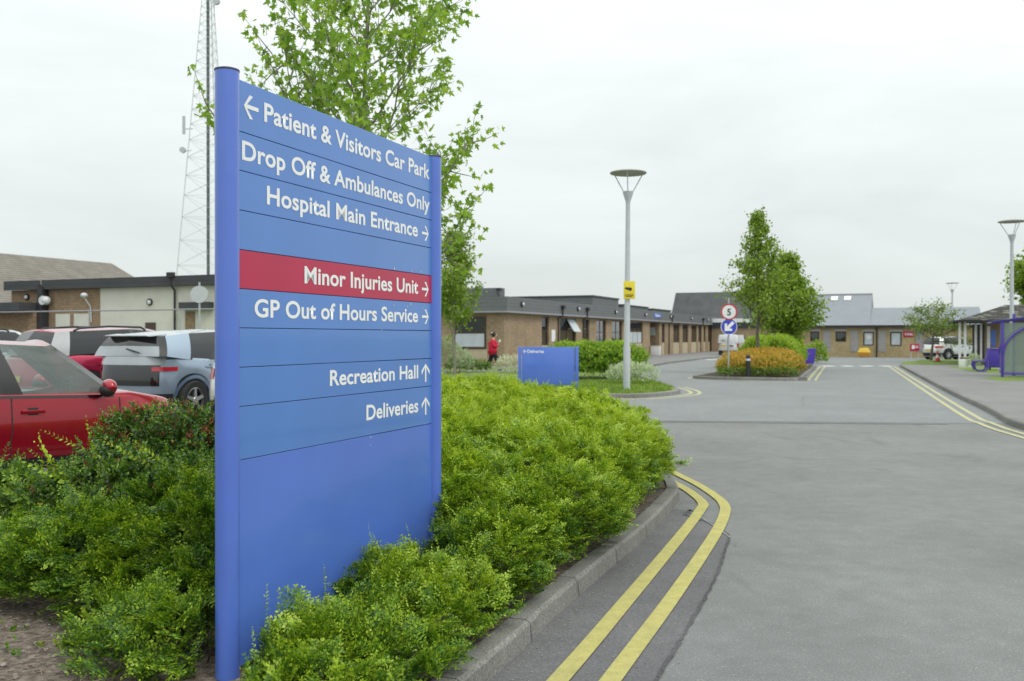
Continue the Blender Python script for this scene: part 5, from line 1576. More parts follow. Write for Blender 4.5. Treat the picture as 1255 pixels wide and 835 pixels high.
class Car:
    """x forward, y left, z up; body from plan outlines lofted between a lower edge and a belt line"""
    def __init__(s, L, W, zt, hood, wheelbase, wr, pf=4.0, sill=.24, tumble=.04, nose=.1, tail=.06, ax_f=None, bulge=.0):
        s.L, s.W, s.wr, s.sill, s.pf, s.tumble, s.nose, s.tail = L, W, wr, sill, pf, tumble, nose, tail
        s.tx, s.tz = zip(*zt)          # top of lower body along x
        s.xf = L / 2 - (ax_f if ax_f else (L - wheelbase) * .47); s.xr = s.xf - wheelbase
    def ztop(s, x): return float(np.interp(x, s.tx, s.tz))
    def zbot(s, x, y):
        z = s.sill
        for wx in (s.xf, s.xr):
            d = abs(x - wx); ra = s.wr * 1.13
            if d < ra and abs(y) > s.W * .28: z = max(z, s.wr + math.sqrt(ra * ra - d * d))
        return z
    def dims(s, v):
        """half width and ends of the outline at relative height v"""
        w = s.W / 2 * (1 - .10 * max(0, .25 - v) / .25 - s.tumble * max(0, v - .55) ** 1.3 / .36)
        xf = s.L / 2 - s.nose * (abs(v - .4) ** 1.8) * 2.2
        xr = -s.L / 2 + s.tail * (abs(v - .5) ** 1.8) * 2.2
        return w, xf, xr
    def outline(s, v, n=120):
        w, xf, xr = s.dims(v)
        xc, a = (xf + xr) / 2, (xf - xr) / 2
        pts = []
        for i in range(n):
            th = 2 * math.pi * i / n
            c, q = math.cos(th), math.sin(th)
            e = 2 / s.pf
            pts.append((xc + a * math.copysign(abs(c) ** e, c), w * math.copysign(abs(q) ** e, q)))
        P = np.array(pts + [pts[0]]); d = np.concatenate([[0], np.cumsum(np.linalg.norm(np.diff(P, axis=0), axis=1))])
        t = np.linspace(0, d[-1], n * 2 + 1)[:-1]
        return np.stack([np.interp(t, d, P[:, 0]), np.interp(t, d, P[:, 1])], 1)
    def v_at(s, x, z): return min(1, max(0, (z - s.sill) / (s.ztop(x) - s.sill)))
    def side(s, x, z, off=.004, sgn=1):
        w, xf, xr = s.dims(s.v_at(x, z)); xc, a = (xf + xr) / 2, (xf - xr) / 2
        u = min(.999, abs((x - xc) / a))
        return sgn * (w * (1 - u ** s.pf) ** (1 / s.pf) + off)
    def end(s, y, z, front=False, off=.004):
        x = s.L / 2 if front else -s.L / 2
        for _ in range(3):
            w, xf, xr = s.dims(s.v_at(x, z)); xc, a = (xf + xr) / 2, (xf - xr) / 2
            u = min(.9995, abs(y) / w)
            d = a * (1 - u ** s.pf) ** (1 / s.pf)
            x = xc + d if front else xc - d
        return x + (off if front else -off)
    def body(s, root, mat, vn=12):
        n = 240; mb = MB(); rows = []
        for j in range(vn + 1):
            v = j / vn; o = s.outline(v)
            rows.append([(x, y, s.zbot(x, y) + (s.ztop(x) - s.zbot(x, y)) * v) for x, y in o])
        # rounded shoulder and top cap, rings drawn in towards the spine
        o = s.outline(1.0)
        for f, dz in ((.985, .012), (.95, .022), (.8, .035), (.55, .045), (.25, .05), (.02, .05)):
            rows.append([(x * (1 - (1 - f) * .06), y * f, s.ztop(x) + dz) for x, y in o])
        vs = [p for r in rows for p in r]
        fs = []
        for j in range(len(rows) - 1):
            for i in range(n):
                i2 = (i + 1) % n
                fs.append((j * n + i, j * n + i2, (j + 1) * n + i2, (j + 1) * n + i))
        return mb.add(vs, fs).build('body', mat, root, smooth=True)
    def side_patch(s, xs, z0, z1, name, mat, root, sgn, off=.004, nz=5):
        """xs: list of x; z0,z1: functions or numbers"""
        f0 = z0 if callable(z0) else (lambda x: z0); f1 = z1 if callable(z1) else (lambda x: z1)
        vs = []
        for x in xs:
            for k in range(nz + 1):
                z = f0(x) + (f1(x) - f0(x)) * k / nz; vs.append((x, s.side(x, z, off, sgn), z))
        m = nz + 1
        fs = [(i * m + k, (i + 1) * m + k, (i + 1) * m + k + 1, i * m + k + 1) for i in range(len(xs) - 1) for k in range(nz)]
        return MB().add(vs, fs).build(name, mat, root, smooth=True)
    def end_patch(s, ys, z0, z1, name, mat, root, front=False, off=.004, nz=5):
        f0 = z0 if callable(z0) else (lambda y: z0); f1 = z1 if callable(z1) else (lambda y: z1)
        vs = []
        for y in ys:
            for k in range(nz + 1):
                z = f0(y) + (f1(y) - f0(y)) * k / nz; vs.append((s.end(y, z, front, off), y, z))
        m = nz + 1
        fs = [(i * m + k, (i + 1) * m + k, (i + 1) * m + k + 1, i * m + k + 1) for i in range(len(ys) - 1) for k in range(nz)]
        return MB().add(vs, fs).build(name, mat, root, smooth=True)
    def wheels(s, root, spokes=5, width=.2):
        for wx in (s.xf, s.xr):
            for sg in (-1, 1):
                yo = sg * (s.W / 2 - .1); r = s.wr
                w = empty('wheel', (wx, yo, r)); w.parent = root
                MB().lathe([(r * .66, -.09), (r * .93, -.1), (r, -.07), (r, .07), (r * .93, .1), (r * .66, .09)], 36, axis='y', caps=False).build('tyre', M['tyre'], w, smooth=True)
                rim = MB().lathe([(r * .67, .08 * sg), (r * .62, .085 * sg), (r * .6, .03 * sg)], 36, axis='y', caps=False)
                rim.lathe([(r * .18, .075 * sg), (r * .14, .09 * sg), (0.001, .09 * sg)], 20, axis='y', caps=False)
                for k in range(spokes):
                    a = 2 * math.pi * k / spokes + .3; c, q = math.cos(a), math.sin(a)
                    px, pz = -q, c
                    a0, a1 = r * .12, r * .64; w0, w1 = r * .1, r * .07
                    y1, y0 = .082 * sg, .045 * sg
                    vs = [(c * a0 + px * w0, y1, q * a0 + pz * w0), (c * a0 - px * w0, y1, q * a0 - pz * w0), (c * a1 - px * w1, y1, q * a1 - pz * w1), (c * a1 + px * w1, y1, q * a1 + pz * w1)]
                    vs += [(v[0], y0, v[2]) for v in vs]
                    rim.add(vs, [(0, 1, 2, 3), (0, 4, 5, 1), (1, 5, 6, 2), (2, 6, 7, 3), (3, 7, 4, 0)])
                rim.build('rim', M['rim'], w)
                MB().lathe([(r * .66, -.02 * sg), (.001, -.02 * sg)], 24, axis='y', caps=False).build('brake_disc', M['black'], w)
    def arch_trim(s, root, mat, wx, sg, w=.05, off=.006):
        vs, fs = [], []; n = 24; ra = s.wr * 1.13
        for i in range(n + 1):
            a = math.pi * i / n
            for rr_ in (ra - .003, ra + w):
                x, z = wx + rr_ * math.cos(a), s.wr + rr_ * math.sin(a)
                z = max(z, s.sill + .02)
                vs.append((x, s.side(x, z, off, sg), z))
        fs = [(2 * i, 2 * i + 1, 2 * i + 3, 2 * i + 2) for i in range(n)]
        return MB().add(vs, fs).build('arch_trim', mat, root, smooth=True)

def cabin(root, cols, segs, mats, roof_mat, crown=.05, nv=8, bulge=.03, sub=6, split={}):
    """cols: half outline front centre -> rear centre of (belt xyz, roof xyz) on the +y side;
    segs[i]: name of the piece between col i and i+1; mats: piece -> (part name, material)"""
    P = [(np.array(b, float), np.array(t, float)) for b, t in cols]
    def column(b, t):
        out = []
        for k in range(nv + 1):
            f = k / nv; p = b + (t - b) * f
            o = bulge * 4 * f * (1 - f)
            h = np.array([p[0] * .12, p[1], 0]); h = h / (np.linalg.norm(h) + 1e-9)
            out.append(p + h * o)
        return out
    parts = {}
    rim = []
    for sg in (1, -1):
        side_rim = []
        for i, nm in enumerate(segs):
            (b0, t0), (b1, t1) = P[i], P[i + 1]
            cs = []
            for q in range(sub + 1):
                f = q / sub
                cs.append(column(b0 + (b1 - b0) * f, t0 + (t1 - t0) * f))
            cs = [[np.array([p[0], p[1] * sg, p[2]]) for p in c] for c in cs]
            key = nm if nm in ('windscreen', 'rear_window', 'pillar') else nm + ('+' if sg > 0 else '-')
            m = nv + 1
            cut = int(round(split[nm] * nv)) if nm in split else 0
            for kk, k0, k1 in ((key + '|', 0, cut), (key, cut, nv)):
                if k1 > k0:
                    parts.setdefault(kk, MB()).add([p for c in cs for p in c], [(a * m + k, (a + 1) * m + k, (a + 1) * m + k + 1, a * m + k + 1) for a in range(sub) for k in range(k0, k1)])
            side_rim += [c[-1] for c in cs][(1 if i else 0):]
        rim.append(side_rim)
    for key, mb in parts.items():
        nm = key if key in mats else key.rstrip('+-')
        part, mat = mats[nm]
        mb.build(part, mat, root, smooth=True)
    # roof: from one rim to the other, with crown
    n = len(rim[0]); vs, fs = [], []; m = 14
    for i in range(n):
        a, b = rim[0][i], rim[1][i]
        wd = np.linalg.norm(a - b)
        for k in range(m + 1):
            f = k / m; p = a + (b - a) * f
            vs.append((p[0], p[1], p[2] + crown * (1 - (2 * f - 1) ** 2) * min(1, wd / .8)))
    for i in range(n - 1):
        for k in range(m): fs.append((i * (m + 1) + k, (i + 1) * (m + 1) + k, (i + 1) * (m + 1) + k + 1, i * (m + 1) + k + 1))
    return MB().add(vs, fs).build('roof', roof_mat, root, smooth=True)

def seats(root, x_front, x_rear, z=.5, w=.46):
    for x in (x_front, x_rear):
        for y in (-.36, .36):
            mb = MB().box(x - .25, x + .25, y - w / 2, y + w / 2, z - .12, z + .06)
            mb.add([(x - .28, y - w / 2, z + .06), (x - .14, y - w / 2, z + .06), (x - .28, y - w / 2 + .04, z + .62), (x - .38, y - w / 2 + .04, z + .62), (x - .28, y + w / 2, z + .06), (x - .14, y + w / 2, z + .06), (x - .28, y + w / 2 - .04, z + .62), (x - .38, y + w / 2 - .04, z + .62)],
                   [(0, 1, 2, 3), (4, 7, 6, 5), (0, 4, 5, 1), (1, 5, 6, 2), (2, 6, 7, 3), (3, 7, 4, 0)])
            mb.box(x - .4, x - .3, y - .12, y + .12, z + .65, z + .83)
            mb.build('seat', M['interior'], root, bevel=.03)
    MB().tube([(x_front + .5 + .06 * math.sin(a), .36 * -1 + .18 * math.cos(a), z + .42 + .17 * math.sin(a)) for a in np.linspace(0, 2 * math.pi, 22)], .016, 6, False).build('steering_wheel', M['black'], root)
    MB().box(x_front + .55, x_front + .95, -.7, .7, z + .2, z + .36).build('dashboard', M['interior'], root, bevel=.04)

def mirror(root, x, y, z, sg, mat, w=.2):
    mr = MB().ball((x, y + sg * .13, z), .1, 16, 10, (.75, 1.25, .85)).build('wing_mirror', mat, root, smooth=True)
    MB().ball((x - .015, y + sg * .12, z - .035), .1, 14, 8, (.78, 1.2, .72)).tube([(x + .02, y, z - .06), (x, y + sg * .08, z - .05)], .035, 8).build('mirror_base', M['black'], mr, smooth=True)

def handle(c, root, x, z, sg, mat):
    y = c.side(x, z, 0, sg)
    MB().box(x - .11, x + .11, y + sg * .012 - .013, y + sg * .03 + .0, z - .018, z + .018).build('door_handle', mat, root, bevel=.012, seg=3)
    c.side_patch(np.linspace(x - .05, x + .05, 6), z - .035, z + .04, 'handle_recess', M['black'], root, sg, .002)

def door_gap(c, root, pts, sg, w=.006):
    vs = []
    for x, z in pts:
        for d in (-w, w): vs.append((x + d, c.side(x + d, z, .003, sg), z))
    MB().add(vs, [(2 * i, 2 * i + 1, 2 * i + 3, 2 * i + 2) for i in range(len(pts) - 1)]).build('door_gap', M['black'], root)

# --- red hatchback beside the shrubs (near)
def red_hatch():
    c = Car(3.84, 1.76, [(-1.92, .9), (-1.6, 1.06), (-.5, 1.02), (.75, .98), (1.0, .98), (1.45, .89), (1.72, .76), (1.92, .6)], None, 2.45, .33, pf=3.6, nose=.16, tail=.08)
    root = empty('parked_car', (0, 0, .14), 0, 'glossy dark red hatchback at the left edge, driver window and wing mirror showing', 'car', 'cars in the car park')
    pm = car_paint('deep_red_paint', (.34, .004, .018))
    c.body(root, pm)
    seg = ['windscreen', 'pillar', 'fw', 'pb', 'rw', 'pillar', 'rear_window']
    cols = [((1.12, 0, .99), (.38, 0, 1.55)), ((.9, .72, .985), (.25, .54, 1.52)), ((.8, .8, .985), (.18, .58, 1.505)), ((-.12, .84, 1.0), (-.3, .62, 1.53)), ((-.32, .84, 1.01), (-.42, .62, 1.53)), ((-1.25, .8, 1.06), (-1.1, .6, 1.49)), ((-1.72, .66, 1.06), (-1.45, .52, 1.46)), ((-1.82, 0, 1.06), (-1.5, 0, 1.5))]
    mats = {'windscreen': ('windscreen', M['glass_clear']), 'pillar': ('pillar', M['gloss_black']), 'fw': ('side_window', M['glass_clear']), 'pb': ('centre_pillar', M['black']), 'rw': ('side_window', M['glass_dark']), 'rear_window': ('rear_window', M['glass_dark'])}
    cabin(root, cols, seg, mats, pm, .05, bulge=.035)
    seats(root, -.05, -.95, .55)
    c.wheels(root)
    for sg in (-1, 1):
        mirror(root, .68, sg * .86, 1.07, sg, pm)
        door_gap(c, root, [(-.24 - .02 * (z < .6), z) for z in np.linspace(.35, 1.0, 10)], sg)
        door_gap(c, root, [(.86 - .1 * (z < .6), z) for z in np.linspace(.35, .95, 10)], sg)
        handle(c, root, -.04, .84, sg, pm); handle(c, root, -1.2, .86, sg, pm)
        for wx in (c.xf, c.xr): c.arch_trim(root, M['black'], wx, sg, .05)
        c.side_patch(np.linspace(-.95, .9, 20), .26, .36, 'sill_trim', M['black'], root, sg, .008)
        # belt moulding
        c.side_patch(np.linspace(-1.3, .8, 24), lambda x: c.ztop(x) - .028, lambda x: c.ztop(x) - .003, 'window_trim', M['gloss_black'], root, sg, .006, 2)
        ys = np.linspace(.45, .82, 10) * sg
        c.end_patch(ys, .68, lambda y: .78 - .05 * abs(y), 'headlight', M['headlamp'], root, True, .006)
        c.end_patch(np.linspace(.55, .83, 8) * sg, .75, .95, 'taillight', M['tail_red'], root, False, .006)
    c.end_patch(np.linspace(-.5, .5, 14), .35, .6, 'grille', M['gloss_black'], root, True, .006)
    c.end_patch(np.linspace(-.26, .26, 10), .5, .61, 'number_plate', M['plate_yellow'], root, False, .012)
    return root
rh = red_hatch()
HDG = R(46)
# place so that the near-side mirror stands where the photo has it
mw = Vector((math.cos(HDG) * .68 - math.sin(HDG) * -1.0, math.sin(HDG) * .68 + math.cos(HDG) * -1.0, 0))
tgt = Vector((XatY(134, 10.0), 10.0, 0))
rh.location = (tgt.x - mw.x, tgt.y - mw.y, .0)
rh.rotation_euler.z = HDG

# --- pale blue electric hatchback with black tailgate
def blue_hatch():
    c = Car(4.26, 1.81, [(-2.13, 1.12), (-1.6, 1.12), (-1.2, 1.07), (-.5, 1.02), (1.1, .98), (1.5, .92), (1.9, .82), (2.13, .66)], None, 2.77, .345, pf=4.2, nose=.14, tail=.1)
    root = empty('parked_car', (0, 0, .14), 0, 'pale silver blue hatchback with black tailgate seen from behind, beside the sign post', 'car', 'cars in the car park')
    pm = car_paint('silver_blue_paint', (.32, .40, .50))
    c.body(root, pm)
    gg = paint('sky_reflection_grey', (.36, .39, .42), .15, coat=1.0)  # light grey painted as sky mirrored in the black tailgate
    seg = ['windscreen', 'pillar', 'fw', 'pb', 'rw', 'cp', 'cb', 'rear_window']
    cols = [((1.45, 0, .99), (.55, 0, 1.56)), ((1.2, .72, .99), (.45, .52, 1.53)), ((1.0, .82, .99), (.3, .6, 1.53)), ((-.05, .85, 1.01), (-.2, .63, 1.57)), ((-.16, .85, 1.01), (-.28, .63, 1.57)), ((-1.42, .84, 1.06), (-1.22, .63, 1.53)), ((-1.97, .81, 1.13), (-1.78, .6, 1.485)), ((-2.06, .72, 1.13), (-1.9, .53, 1.475)), ((-2.085, 0, 1.13), (-1.97, 0, 1.49))]
    mats = {'windscreen': ('windscreen', M['glass_clear']), 'pillar': ('pillar', M['gloss_black']), 'fw': ('side_window', M['glass_dark']), 'pb': ('centre_pillar', M['gloss_black']), 'rw': ('side_window', M['glass_dark']), 'cp': ('rear_pillar', pm), 'cb': ('tailgate_edge', M['black']), 'rear_window': ('rear_window', M['gloss_black']), 'rear_window|': ('tailgate_panel', gg)}  # lower rear window coloured grey to stand for reflected sky
    cabin(root, cols, seg, mats, car_paint('roof_silver', (.42, .46, .48)), .05, bulge=.03, split={'rear_window': .5})
    MB().add([(-1.7, -.56, 1.5), (-2.06, -.5, 1.47), (-2.06, .5, 1.47), (-1.7, .56, 1.5), (-1.7, -.56, 1.52), (-2.1, -.47, 1.49), (-2.1, .47, 1.49), (-1.7, .56, 1.52)], [(0, 1, 2, 3), (4, 7, 6, 5), (0, 4, 5, 1), (1, 5, 6, 2), (2, 6, 7, 3)]).build('spoiler', M['pillar_silver'] if 'pillar_silver' in M else M['grey_paint'], root, bevel=.006)
    c.wheels(root, 5)
    c.end_patch(np.linspace(-.66, .66, 30), .62, 1.0, 'tailgate', M['gloss_black'], root, False, .016)
    c.end_patch(np.linspace(-.7, .7, 24), .98, 1.125, 'tailgate_reflection', gg, root, False, .022)  # painted strip of reflected sky across the black tailgate
    c.end_patch(np.linspace(-.26, .26, 10), .36, .46, 'number_plate', M['plate_yellow'], root, False, .03)
    MB().tube([(-2.06, 0, 1.26), (-2.1, -.32, 1.19)], .014, 6).build('rear_wiper', M['black'], root)
    for sg in (-1, 1):
        c.end_patch(np.linspace(.56, .9, 18) * sg, .875, .945, 'taillight', M['tail_red'], root, False, .03)
        c.side_patch(np.linspace(-2.1, -1.93, 8), .88, .94, 'taillight_tip', M['tail_red'], root, sg, .012)
        mirror(root, .9, sg * .87, 1.06, sg, pm)
        for pts in ([(-.12, z) for z in np.linspace(.35, 1.0, 9)], [(-1.08 - .12 * max(0, (.75 - z)), z) for z in np.linspace(.6, 1.05, 9)], [(.95, z) for z in np.linspace(.35, .95, 9)]): door_gap(c, root, pts, sg)
        handle(c, root, -.95, .93, sg, pm); handle(c, root, .1, .92, sg, pm)
        for wx in (c.xf, c.xr): c.arch_trim(root, car_paint('arch_blue', (.16, .22, .33)), wx, sg, .055, .007)
        c.side_patch(np.linspace(-1.0, 1.0, 20), .26, .36, 'sill_trim', M['black'], root, sg, .008)
        c.end_patch(np.linspace(.5, .85, 10) * sg, .66, .76, 'headlight', M['headlamp'], root, True, .006)
    c.end_patch(np.linspace(-.85, .85, 20), .27, .48, 'rear_bumper_trim', M['black'], root, False, .022)
    return root
bhc = blue_hatch()
HB = math.atan2(U[1], U[0]) + R(2)
# rear right corner at px 203, depth 16.6
rc = Vector((math.cos(HB) * -2.05 - math.sin(HB) * -.85, math.sin(HB) * -2.05 + math.cos(HB) * -.85, 0))
bhc.location = (XatY(203, 16.0) - rc.x, 16.0 - rc.y, .14); bhc.rotation_euler.z = HB

# --- red sports utility car with roof rails behind
def suv(col, label, group, name='parked_car', dark=True, silver_pillar=False):
    c = Car(4.45, 1.84, [(-2.22, 1.02), (-1.8, 1.12), (-.5, 1.08), (1.0, 1.04), (1.5, .98), (1.95, .88), (2.22, .72)], None, 2.66, .36, pf=3.8, nose=.14, tail=.12)
    root = empty(name, (0, 0, .14), 0, label, 'car', group)
    pm = col
    c.body(root, pm)
    seg = ['windscreen', 'pillar', 'fw', 'pb', 'rw', 'qp', 'rear_window']
    cols = [((1.3, 0, 1.05), (.5, 0, 1.62)), ((1.08, .7, 1.05), (.4, .55, 1.59)), ((.92, .82, 1.05), (.26, .62, 1.585)), ((-.1, .86, 1.07), (-.22, .65, 1.62)), ((-.2, .86, 1.07), (-.3, .65, 1.62)), ((-1.62, .81, 1.12), (-1.5, .62, 1.57)), ((-1.98, .7, 1.12), (-1.75, .56, 1.55)), ((-2.1, 0, 1.12), (-1.82, 0, 1.58))]
    mats = {'windscreen': ('windscreen', M['glass_clear']), 'pillar': ('pillar', pm), 'fw': ('side_window', M['glass_dark']), 'pb': ('centre_pillar', M['gloss_black']), 'rw': ('side_window', M['glass_dark']), 'qp': ('rear_pillar', M['pillar_silver'] if silver_pillar else pm), 'rear_window': ('rear_window', M['glass_dark'])}
    cabin(root, cols, seg, mats, pm, .05, bulge=.03)
    c.wheels(root, 7)
    for sg in (-1, 1):
        mirror(root, .82, sg * .9, 1.13, sg, pm)
        MB().tube([(.1, sg * .62, 1.6), (0, sg * .62, 1.66), (-.7, sg * .63, 1.67), (-1.3, sg * .62, 1.63), (-1.42, sg * .62, 1.58)], .02, 8).build('roof_rail', M['black'], root, smooth=True)
        c.end_patch(np.linspace(.5, .88, 12) * sg, .84, 1.0, 'taillight', M['tail_red'], root, False, .01)
        c.side_patch(np.linspace(-2.15, -1.85, 8), .88, .98, 'taillight_tip', M['tail_red'], root, sg, .01)
        for pts in ([(-.15, z) for z in np.linspace(.35, 1.05, 9)], [(.9, z) for z in np.linspace(.35, 1.0, 9)]): door_gap(c, root, pts, sg)
        handle(c, root, -1.0, .95, sg, pm); handle(c, root, .08, .94, sg, pm)
        for wx in (c.xf, c.xr): c.arch_trim(root, M['black'], wx, sg, .07)
        c.side_patch(np.linspace(-.95, .95, 20), .26, .42, 'sill_trim', M['black'], root, sg, .008)
        c.end_patch(np.linspace(.5, .85, 10) * sg, .76, .88, 'headlight', M['headlamp'], root, True, .006)
    c.end_patch(np.linspace(-.88, .88, 20), .27, .52, 'rear_bumper_trim', M['black'], root, False, .022)
    c.end_patch(np.linspace(-.26, .26, 10), .64, .75, 'number_plate', M['plate_yellow'], root, False, .022)
    c.end_patch(np.linspace(-.6, .6, 14), .4, .7, 'grille', M['gloss_black'], root, True, .006)
    return root, c
M['pillar_silver'] = paint('pillar_silver', (.36, .37, .38), .4)
r2, c2 = suv(car_paint('bright_red_paint', (.45, .012, .06)), 'bright red crossover with black roof rails and silver rear pillar behind the dark red hatchback', 'cars in the car park', silver_pillar=True)
HS = R(56)
rc = Vector((math.cos(HS) * -2.0 - math.sin(HS) * -.8, math.sin(HS) * -2.0 + math.cos(HS) * -.8, 0))
r2.rotation_euler.z = HS; r2.location = (XatY(60, 17.0) - rc.x, 17.0 - rc.y, .14)
w1, c3 = suv(car_paint('white_paint', (.72, .73, .72)), 'white car whose red tail lamp just shows left of the sign post', 'cars in the car park')
rc = Vector((math.cos(HB) * -2.0 - math.sin(HB) * .8, math.sin(HB) * -2.0 + math.cos(HB) * .8, 0))
w1.location = (XatY(249, 14.2) - rc.x, 14.2 - rc.y, .14); w1.rotation_euler.z = HB
s1, c4_ = suv(car_paint('pale_silver_paint', (.6, .61, .6)), 'pale silver car roof showing at the far left behind the red crossover', 'cars in the car park')
s1.rotation_euler.z = HS; s1.location = (XatY(-10, 23.5), 23.5, .14)
w2, c5 = suv(car_paint('white_paint_suv', (.75, .76, .76)), 'white sports utility car parked by the small tree at the far right', 'cars by the far building')
w2.rotation_euler.z = R(24); w2.location = (XatY(1166, 66.5), 66.5, .0)

# --- white van seen from behind
def van():
    c = Car(4.4, 1.83, [(-2.2, 1.1), (.9, 1.1), (1.2, 1.05), (1.8, .95), (2.2, .75)], None, 2.7, .33, pf=7, nose=.1, tail=.03, sill=.26)
    pm = car_paint('van_white', (.74, .75, .76))
    root = empty('parked_van', (0, 0, 0), 0, 'small white panel van seen from behind near the end of the brick wing', 'van')
    c.body(root, pm)
    seg = ['windscreen', 'pillar', 'fw', 'panel', 'corner', 'back']
    cols = [((1.5, 0, 1.1), (.75, 0, 1.78)), ((1.3, .75, 1.1), (.65, .66, 1.75)), ((1.1, .85, 1.1), (.5, .72, 1.75)), ((.1, .89, 1.1), (.05, .78, 1.8)), ((-2.05, .88, 1.1), (-2.0, .78, 1.79)), ((-2.18, .8, 1.1), (-2.12, .7, 1.77)), ((-2.2, 0, 1.1), (-2.14, 0, 1.78))]
    mats = {'windscreen': ('windscreen', M['glass_clear']), 'pillar': ('pillar', pm), 'fw': ('side_window', M['glass_dark']), 'panel': ('side_panel', pm), 'corner': ('rear_corner', pm), 'back': ('rear_door', pm)}
    cabin(root, cols, seg, mats, pm, .04, bulge=.015)
    c.wheels(root, 6)
    for sg in (-1, 1):
        c.end_patch(np.linspace(.76, .9, 6) * sg, .72, 1.08, 'taillight', M['tail_red'], root, False, .01)
        mirror(root, .95, sg * .92, 1.2, sg, M['black'])
        c.end_patch(np.linspace(.5, .85, 8) * sg, .8, .95, 'headlight', M['headlamp'], root, True, .006)
    c.end_patch(np.linspace(-.88, .88, 16), .27, .5, 'rear_bumper', M['black'], root, False, .02)
    c.end_patch(np.linspace(-.62, -.12, 8) * -1, .84, .95, 'number_plate', M['plate_yellow'], root, False, .012)
    c.end_patch(np.linspace(-.5, -.06, 8), .83, .93, 'door_handle', M['black'], root, False, .012)
    MB().box(-2.215, -2.2, -.006, .006, .55, 1.7).build('door_gap', M['black'], root)
    MB().box(-2.205, -2.19, .22, .5, 1.3, 1.36).build('badge_bar', M['fascia_dark'], root)
    return root
vn = van()
HV = math.atan2(U[1], U[0]) - R(4)
vn.rotation_euler.z = HV; vn.location = (XatY(891, 80) + .6, 80.0, 0)

# ------------------------------------------------------------------ the walking person
def skin_chain(name, verts, edges, radii, mat, parent, root_i=0, lv=2):
    me = bpy.data.meshes.new(name); me.from_pydata(verts, edges, [])
    me.materials.append(mat)
    o = link(name, me, parent)
    m = o.modifiers.new('skin', 'SKIN'); m.use_smooth_shade = True
    me.skin_vertices  # created by the modifier below when missing
    if not me.skin_vertices:
        bm = bmesh.new(); bm.from_mesh(me); bm.verts.layers.skin.verify(); bm.to_mesh(me); bm.free()
    for i, r in enumerate(radii):
        rr_ = r if isinstance(r, tuple) else (r, r)
        me.skin_vertices[0].data[i].radius = rr_
        me.skin_vertices[0].data[i].use_root = (i == root_i)
    s = o.modifiers.new('subdivision', 'SUBSURF'); s.levels = lv; s.render_levels = lv
    dg = bpy.context.evaluated_depsgraph_get()
    me2 = bpy.data.meshes.new_from_object(o.evaluated_get(dg))
    o.modifiers.clear(); o.data = me2; me2.name = name
    me2.polygons.foreach_set('use_smooth', [True] * len(me2.polygons))
    return o
skin = paint('skin', (.5, .32, .25), .6, .05)
hairm = paint('dark_hair', (.02, .014, .01), .6, .3, scale=40)
coat = paint('red_coat', (.55, .012, .05), .8, .08, scale=12)
trous = paint('black_trousers', (.012, .012, .014), .8, .2)
YP = 42.2
pe = empty('person', (XatY(603.5, YP), YP, .11), R(8), 'person in bright red coat and black trousers walking past the brick end wall', 'person')
# faces +x; body: pelvis root
bv = [(0, 0, .88), (0, 0, 1.05), (.02, 0, 1.24), (.03, 0, 1.36), (.05, 0, 1.44), (.08, 0, 1.5),
      (.04, -.17, 1.33), (.02, -.23, 1.08), (.2, -.16, 1.1), (.27, -.1, 1.2),
      (.04, .17, 1.33), (.04, .23, 1.08), (.22, .14, 1.12), (.28, .08, 1.22),
      (.02, -.09, .82), (.2, -.09, .47), (.24, -.09, .1), (.36, -.1, .04),
      (-.02, .09, .82), (-.08, .09, .47), (-.34, .09, .16), (-.26, .1, .04)]
be_ = [(0, 1), (1, 2), (2, 3), (3, 4), (4, 5), (3, 6), (6, 7), (7, 8), (8, 9), (3, 10), (10, 11), (11, 12), (12, 13), (0, 14), (14, 15), (15, 16), (16, 17), (0, 18), (18, 19), (19, 20), (20, 21)]
brd = [(.15, .17), (.15, .17), (.14, .18), (.09, .14), .055, .055, .065, .05, .04, .035, .065, .05, .04, .035, .1, .065, .045, .04, .1, .065, .045, .04]
skin_chain('body', bv, be_, brd, skin, pe)
MB().ball((.1, 0, 1.575), .1, 18, 12, (1.0, .8, 1.18)).ball((.2, 0, 1.56), .02, 8, 6, (1, .8, 1.1)).ball((.1, .082, 1.57), .022, 8, 6, (.7, .4, 1.2)).ball((.1, -.082, 1.57), .022, 8, 6, (.7, .4, 1.2)).build('head', skin, pe, smooth=True)
hr_ = MB().ball((.065, 0, 1.61), .118, 16, 10, (.95, .9, 1.05)).ball((-.03, 0, 1.66), .065, 12, 8).build('hair', hairm, pe, smooth=True)
MB().ball((-.035, -.03, 1.685), .04, 10, 6, (1, 1.2, .8)).build('hair_clip', M['lamp_white'], hr_, smooth=True)
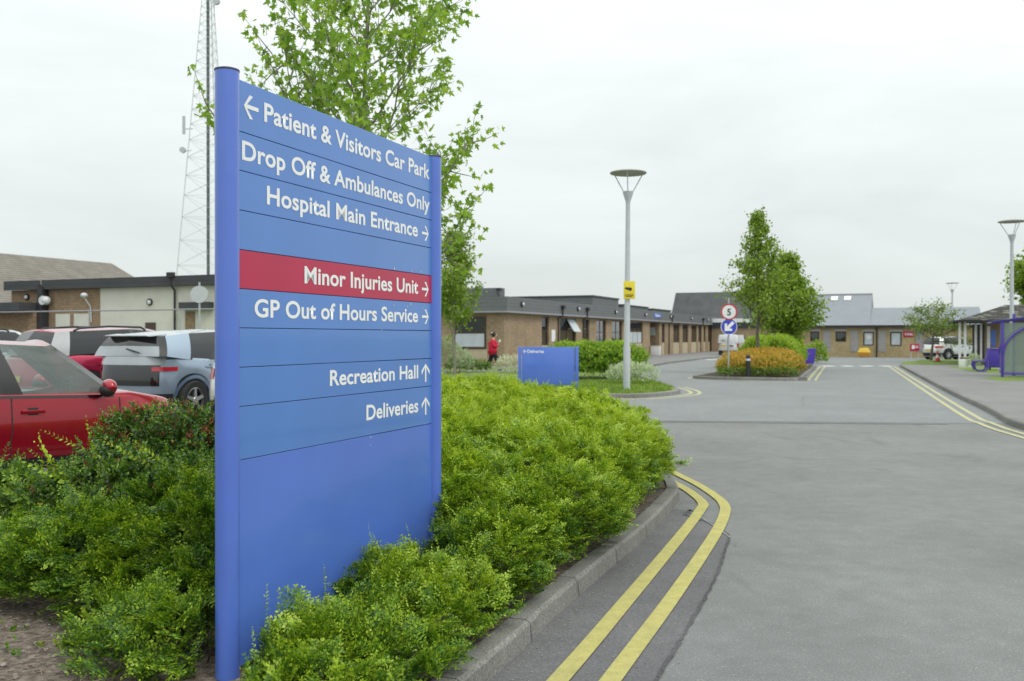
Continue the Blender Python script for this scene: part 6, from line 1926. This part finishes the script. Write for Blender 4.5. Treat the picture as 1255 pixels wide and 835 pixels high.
for sg in (-1, 1):
    hx = (.3, sg * .075, 1.25)
    hb = MB().ball(hx, .042, 10, 8, (.9, .5, 1.1))
    for k in range(4): hb.tube([(hx[0] + .015, hx[1] - .02 * sg + .002 * k, hx[2] + .03 - .02 * k), (hx[0] + .05, hx[1] - .025 * sg, hx[2] + .035 - .02 * k), (hx[0] + .055, hx[1] - .055 * sg, hx[2] + .03 - .02 * k)], [.01, .009, .007], 6)
    hb.tube([(hx[0], hx[1] - .01 * sg, hx[2] + .03), (hx[0] + .02, hx[1] - .04 * sg, hx[2] + .06)], [.011, .008], 6)
    hb.build('hand', skin, pe, smooth=True)
skin_chain('coat', [(0, 0, .66), (0, 0, .86), (0, 0, 1.05), (.02, 0, 1.24), (.035, 0, 1.38), (.045, 0, 1.43), (.04, -.18, 1.33), (.02, -.25, 1.08), (.19, -.17, 1.1), (.24, -.12, 1.17), (.04, .18, 1.33), (.04, .25, 1.08), (.21, .15, 1.12), (.25, .1, 1.18)],
           [(0, 1), (1, 2), (2, 3), (3, 4), (4, 5), (3, 6), (6, 7), (7, 8), (8, 9), (3, 10), (10, 11), (11, 12), (12, 13)],
           [(.23, .25), (.22, .25), (.2, .23), (.19, .22), (.1, .13), (.07, .08), .09, .075, .06, .052, .09, .075, .06, .052], coat, pe, 2)
for sg, pts in ((-1, [(.02, -.1, .84), (.2, -.09, .47), (.24, -.09, .1)]), (1, [(-.02, .1, .84), (-.08, .09, .47), (-.34, .09, .16)])):
    MB().tube(smooth_path(pts, 4), list(np.linspace(.115, .07, 9)), 12).build('trouser_leg', trous, pe, smooth=True)
for sg, (a, b) in ((-1, ((.2, -.09, .05), (.42, -.1, .035))), (1, ((-.36, .09, .13), (-.22, .1, .03)))):
    MB().tube([a, [(a[i] + b[i]) / 2 for i in range(3)], b], [.05, .052, .03], 10).build('shoe', M['black'], pe, smooth=True)
ph = MB().box(-.04, .04, -.006, .006, -.075, .075).build('paper_cup', M['pvc_white'], None, bevel=.004, loc=(XatY(603.5, YP) + .32, YP, 1.42), rot=(0, .4, .3))
tag(ph, 'small white object held up in the hands of the person in the red coat', 'handheld object')
ph.name = 'handheld_object'
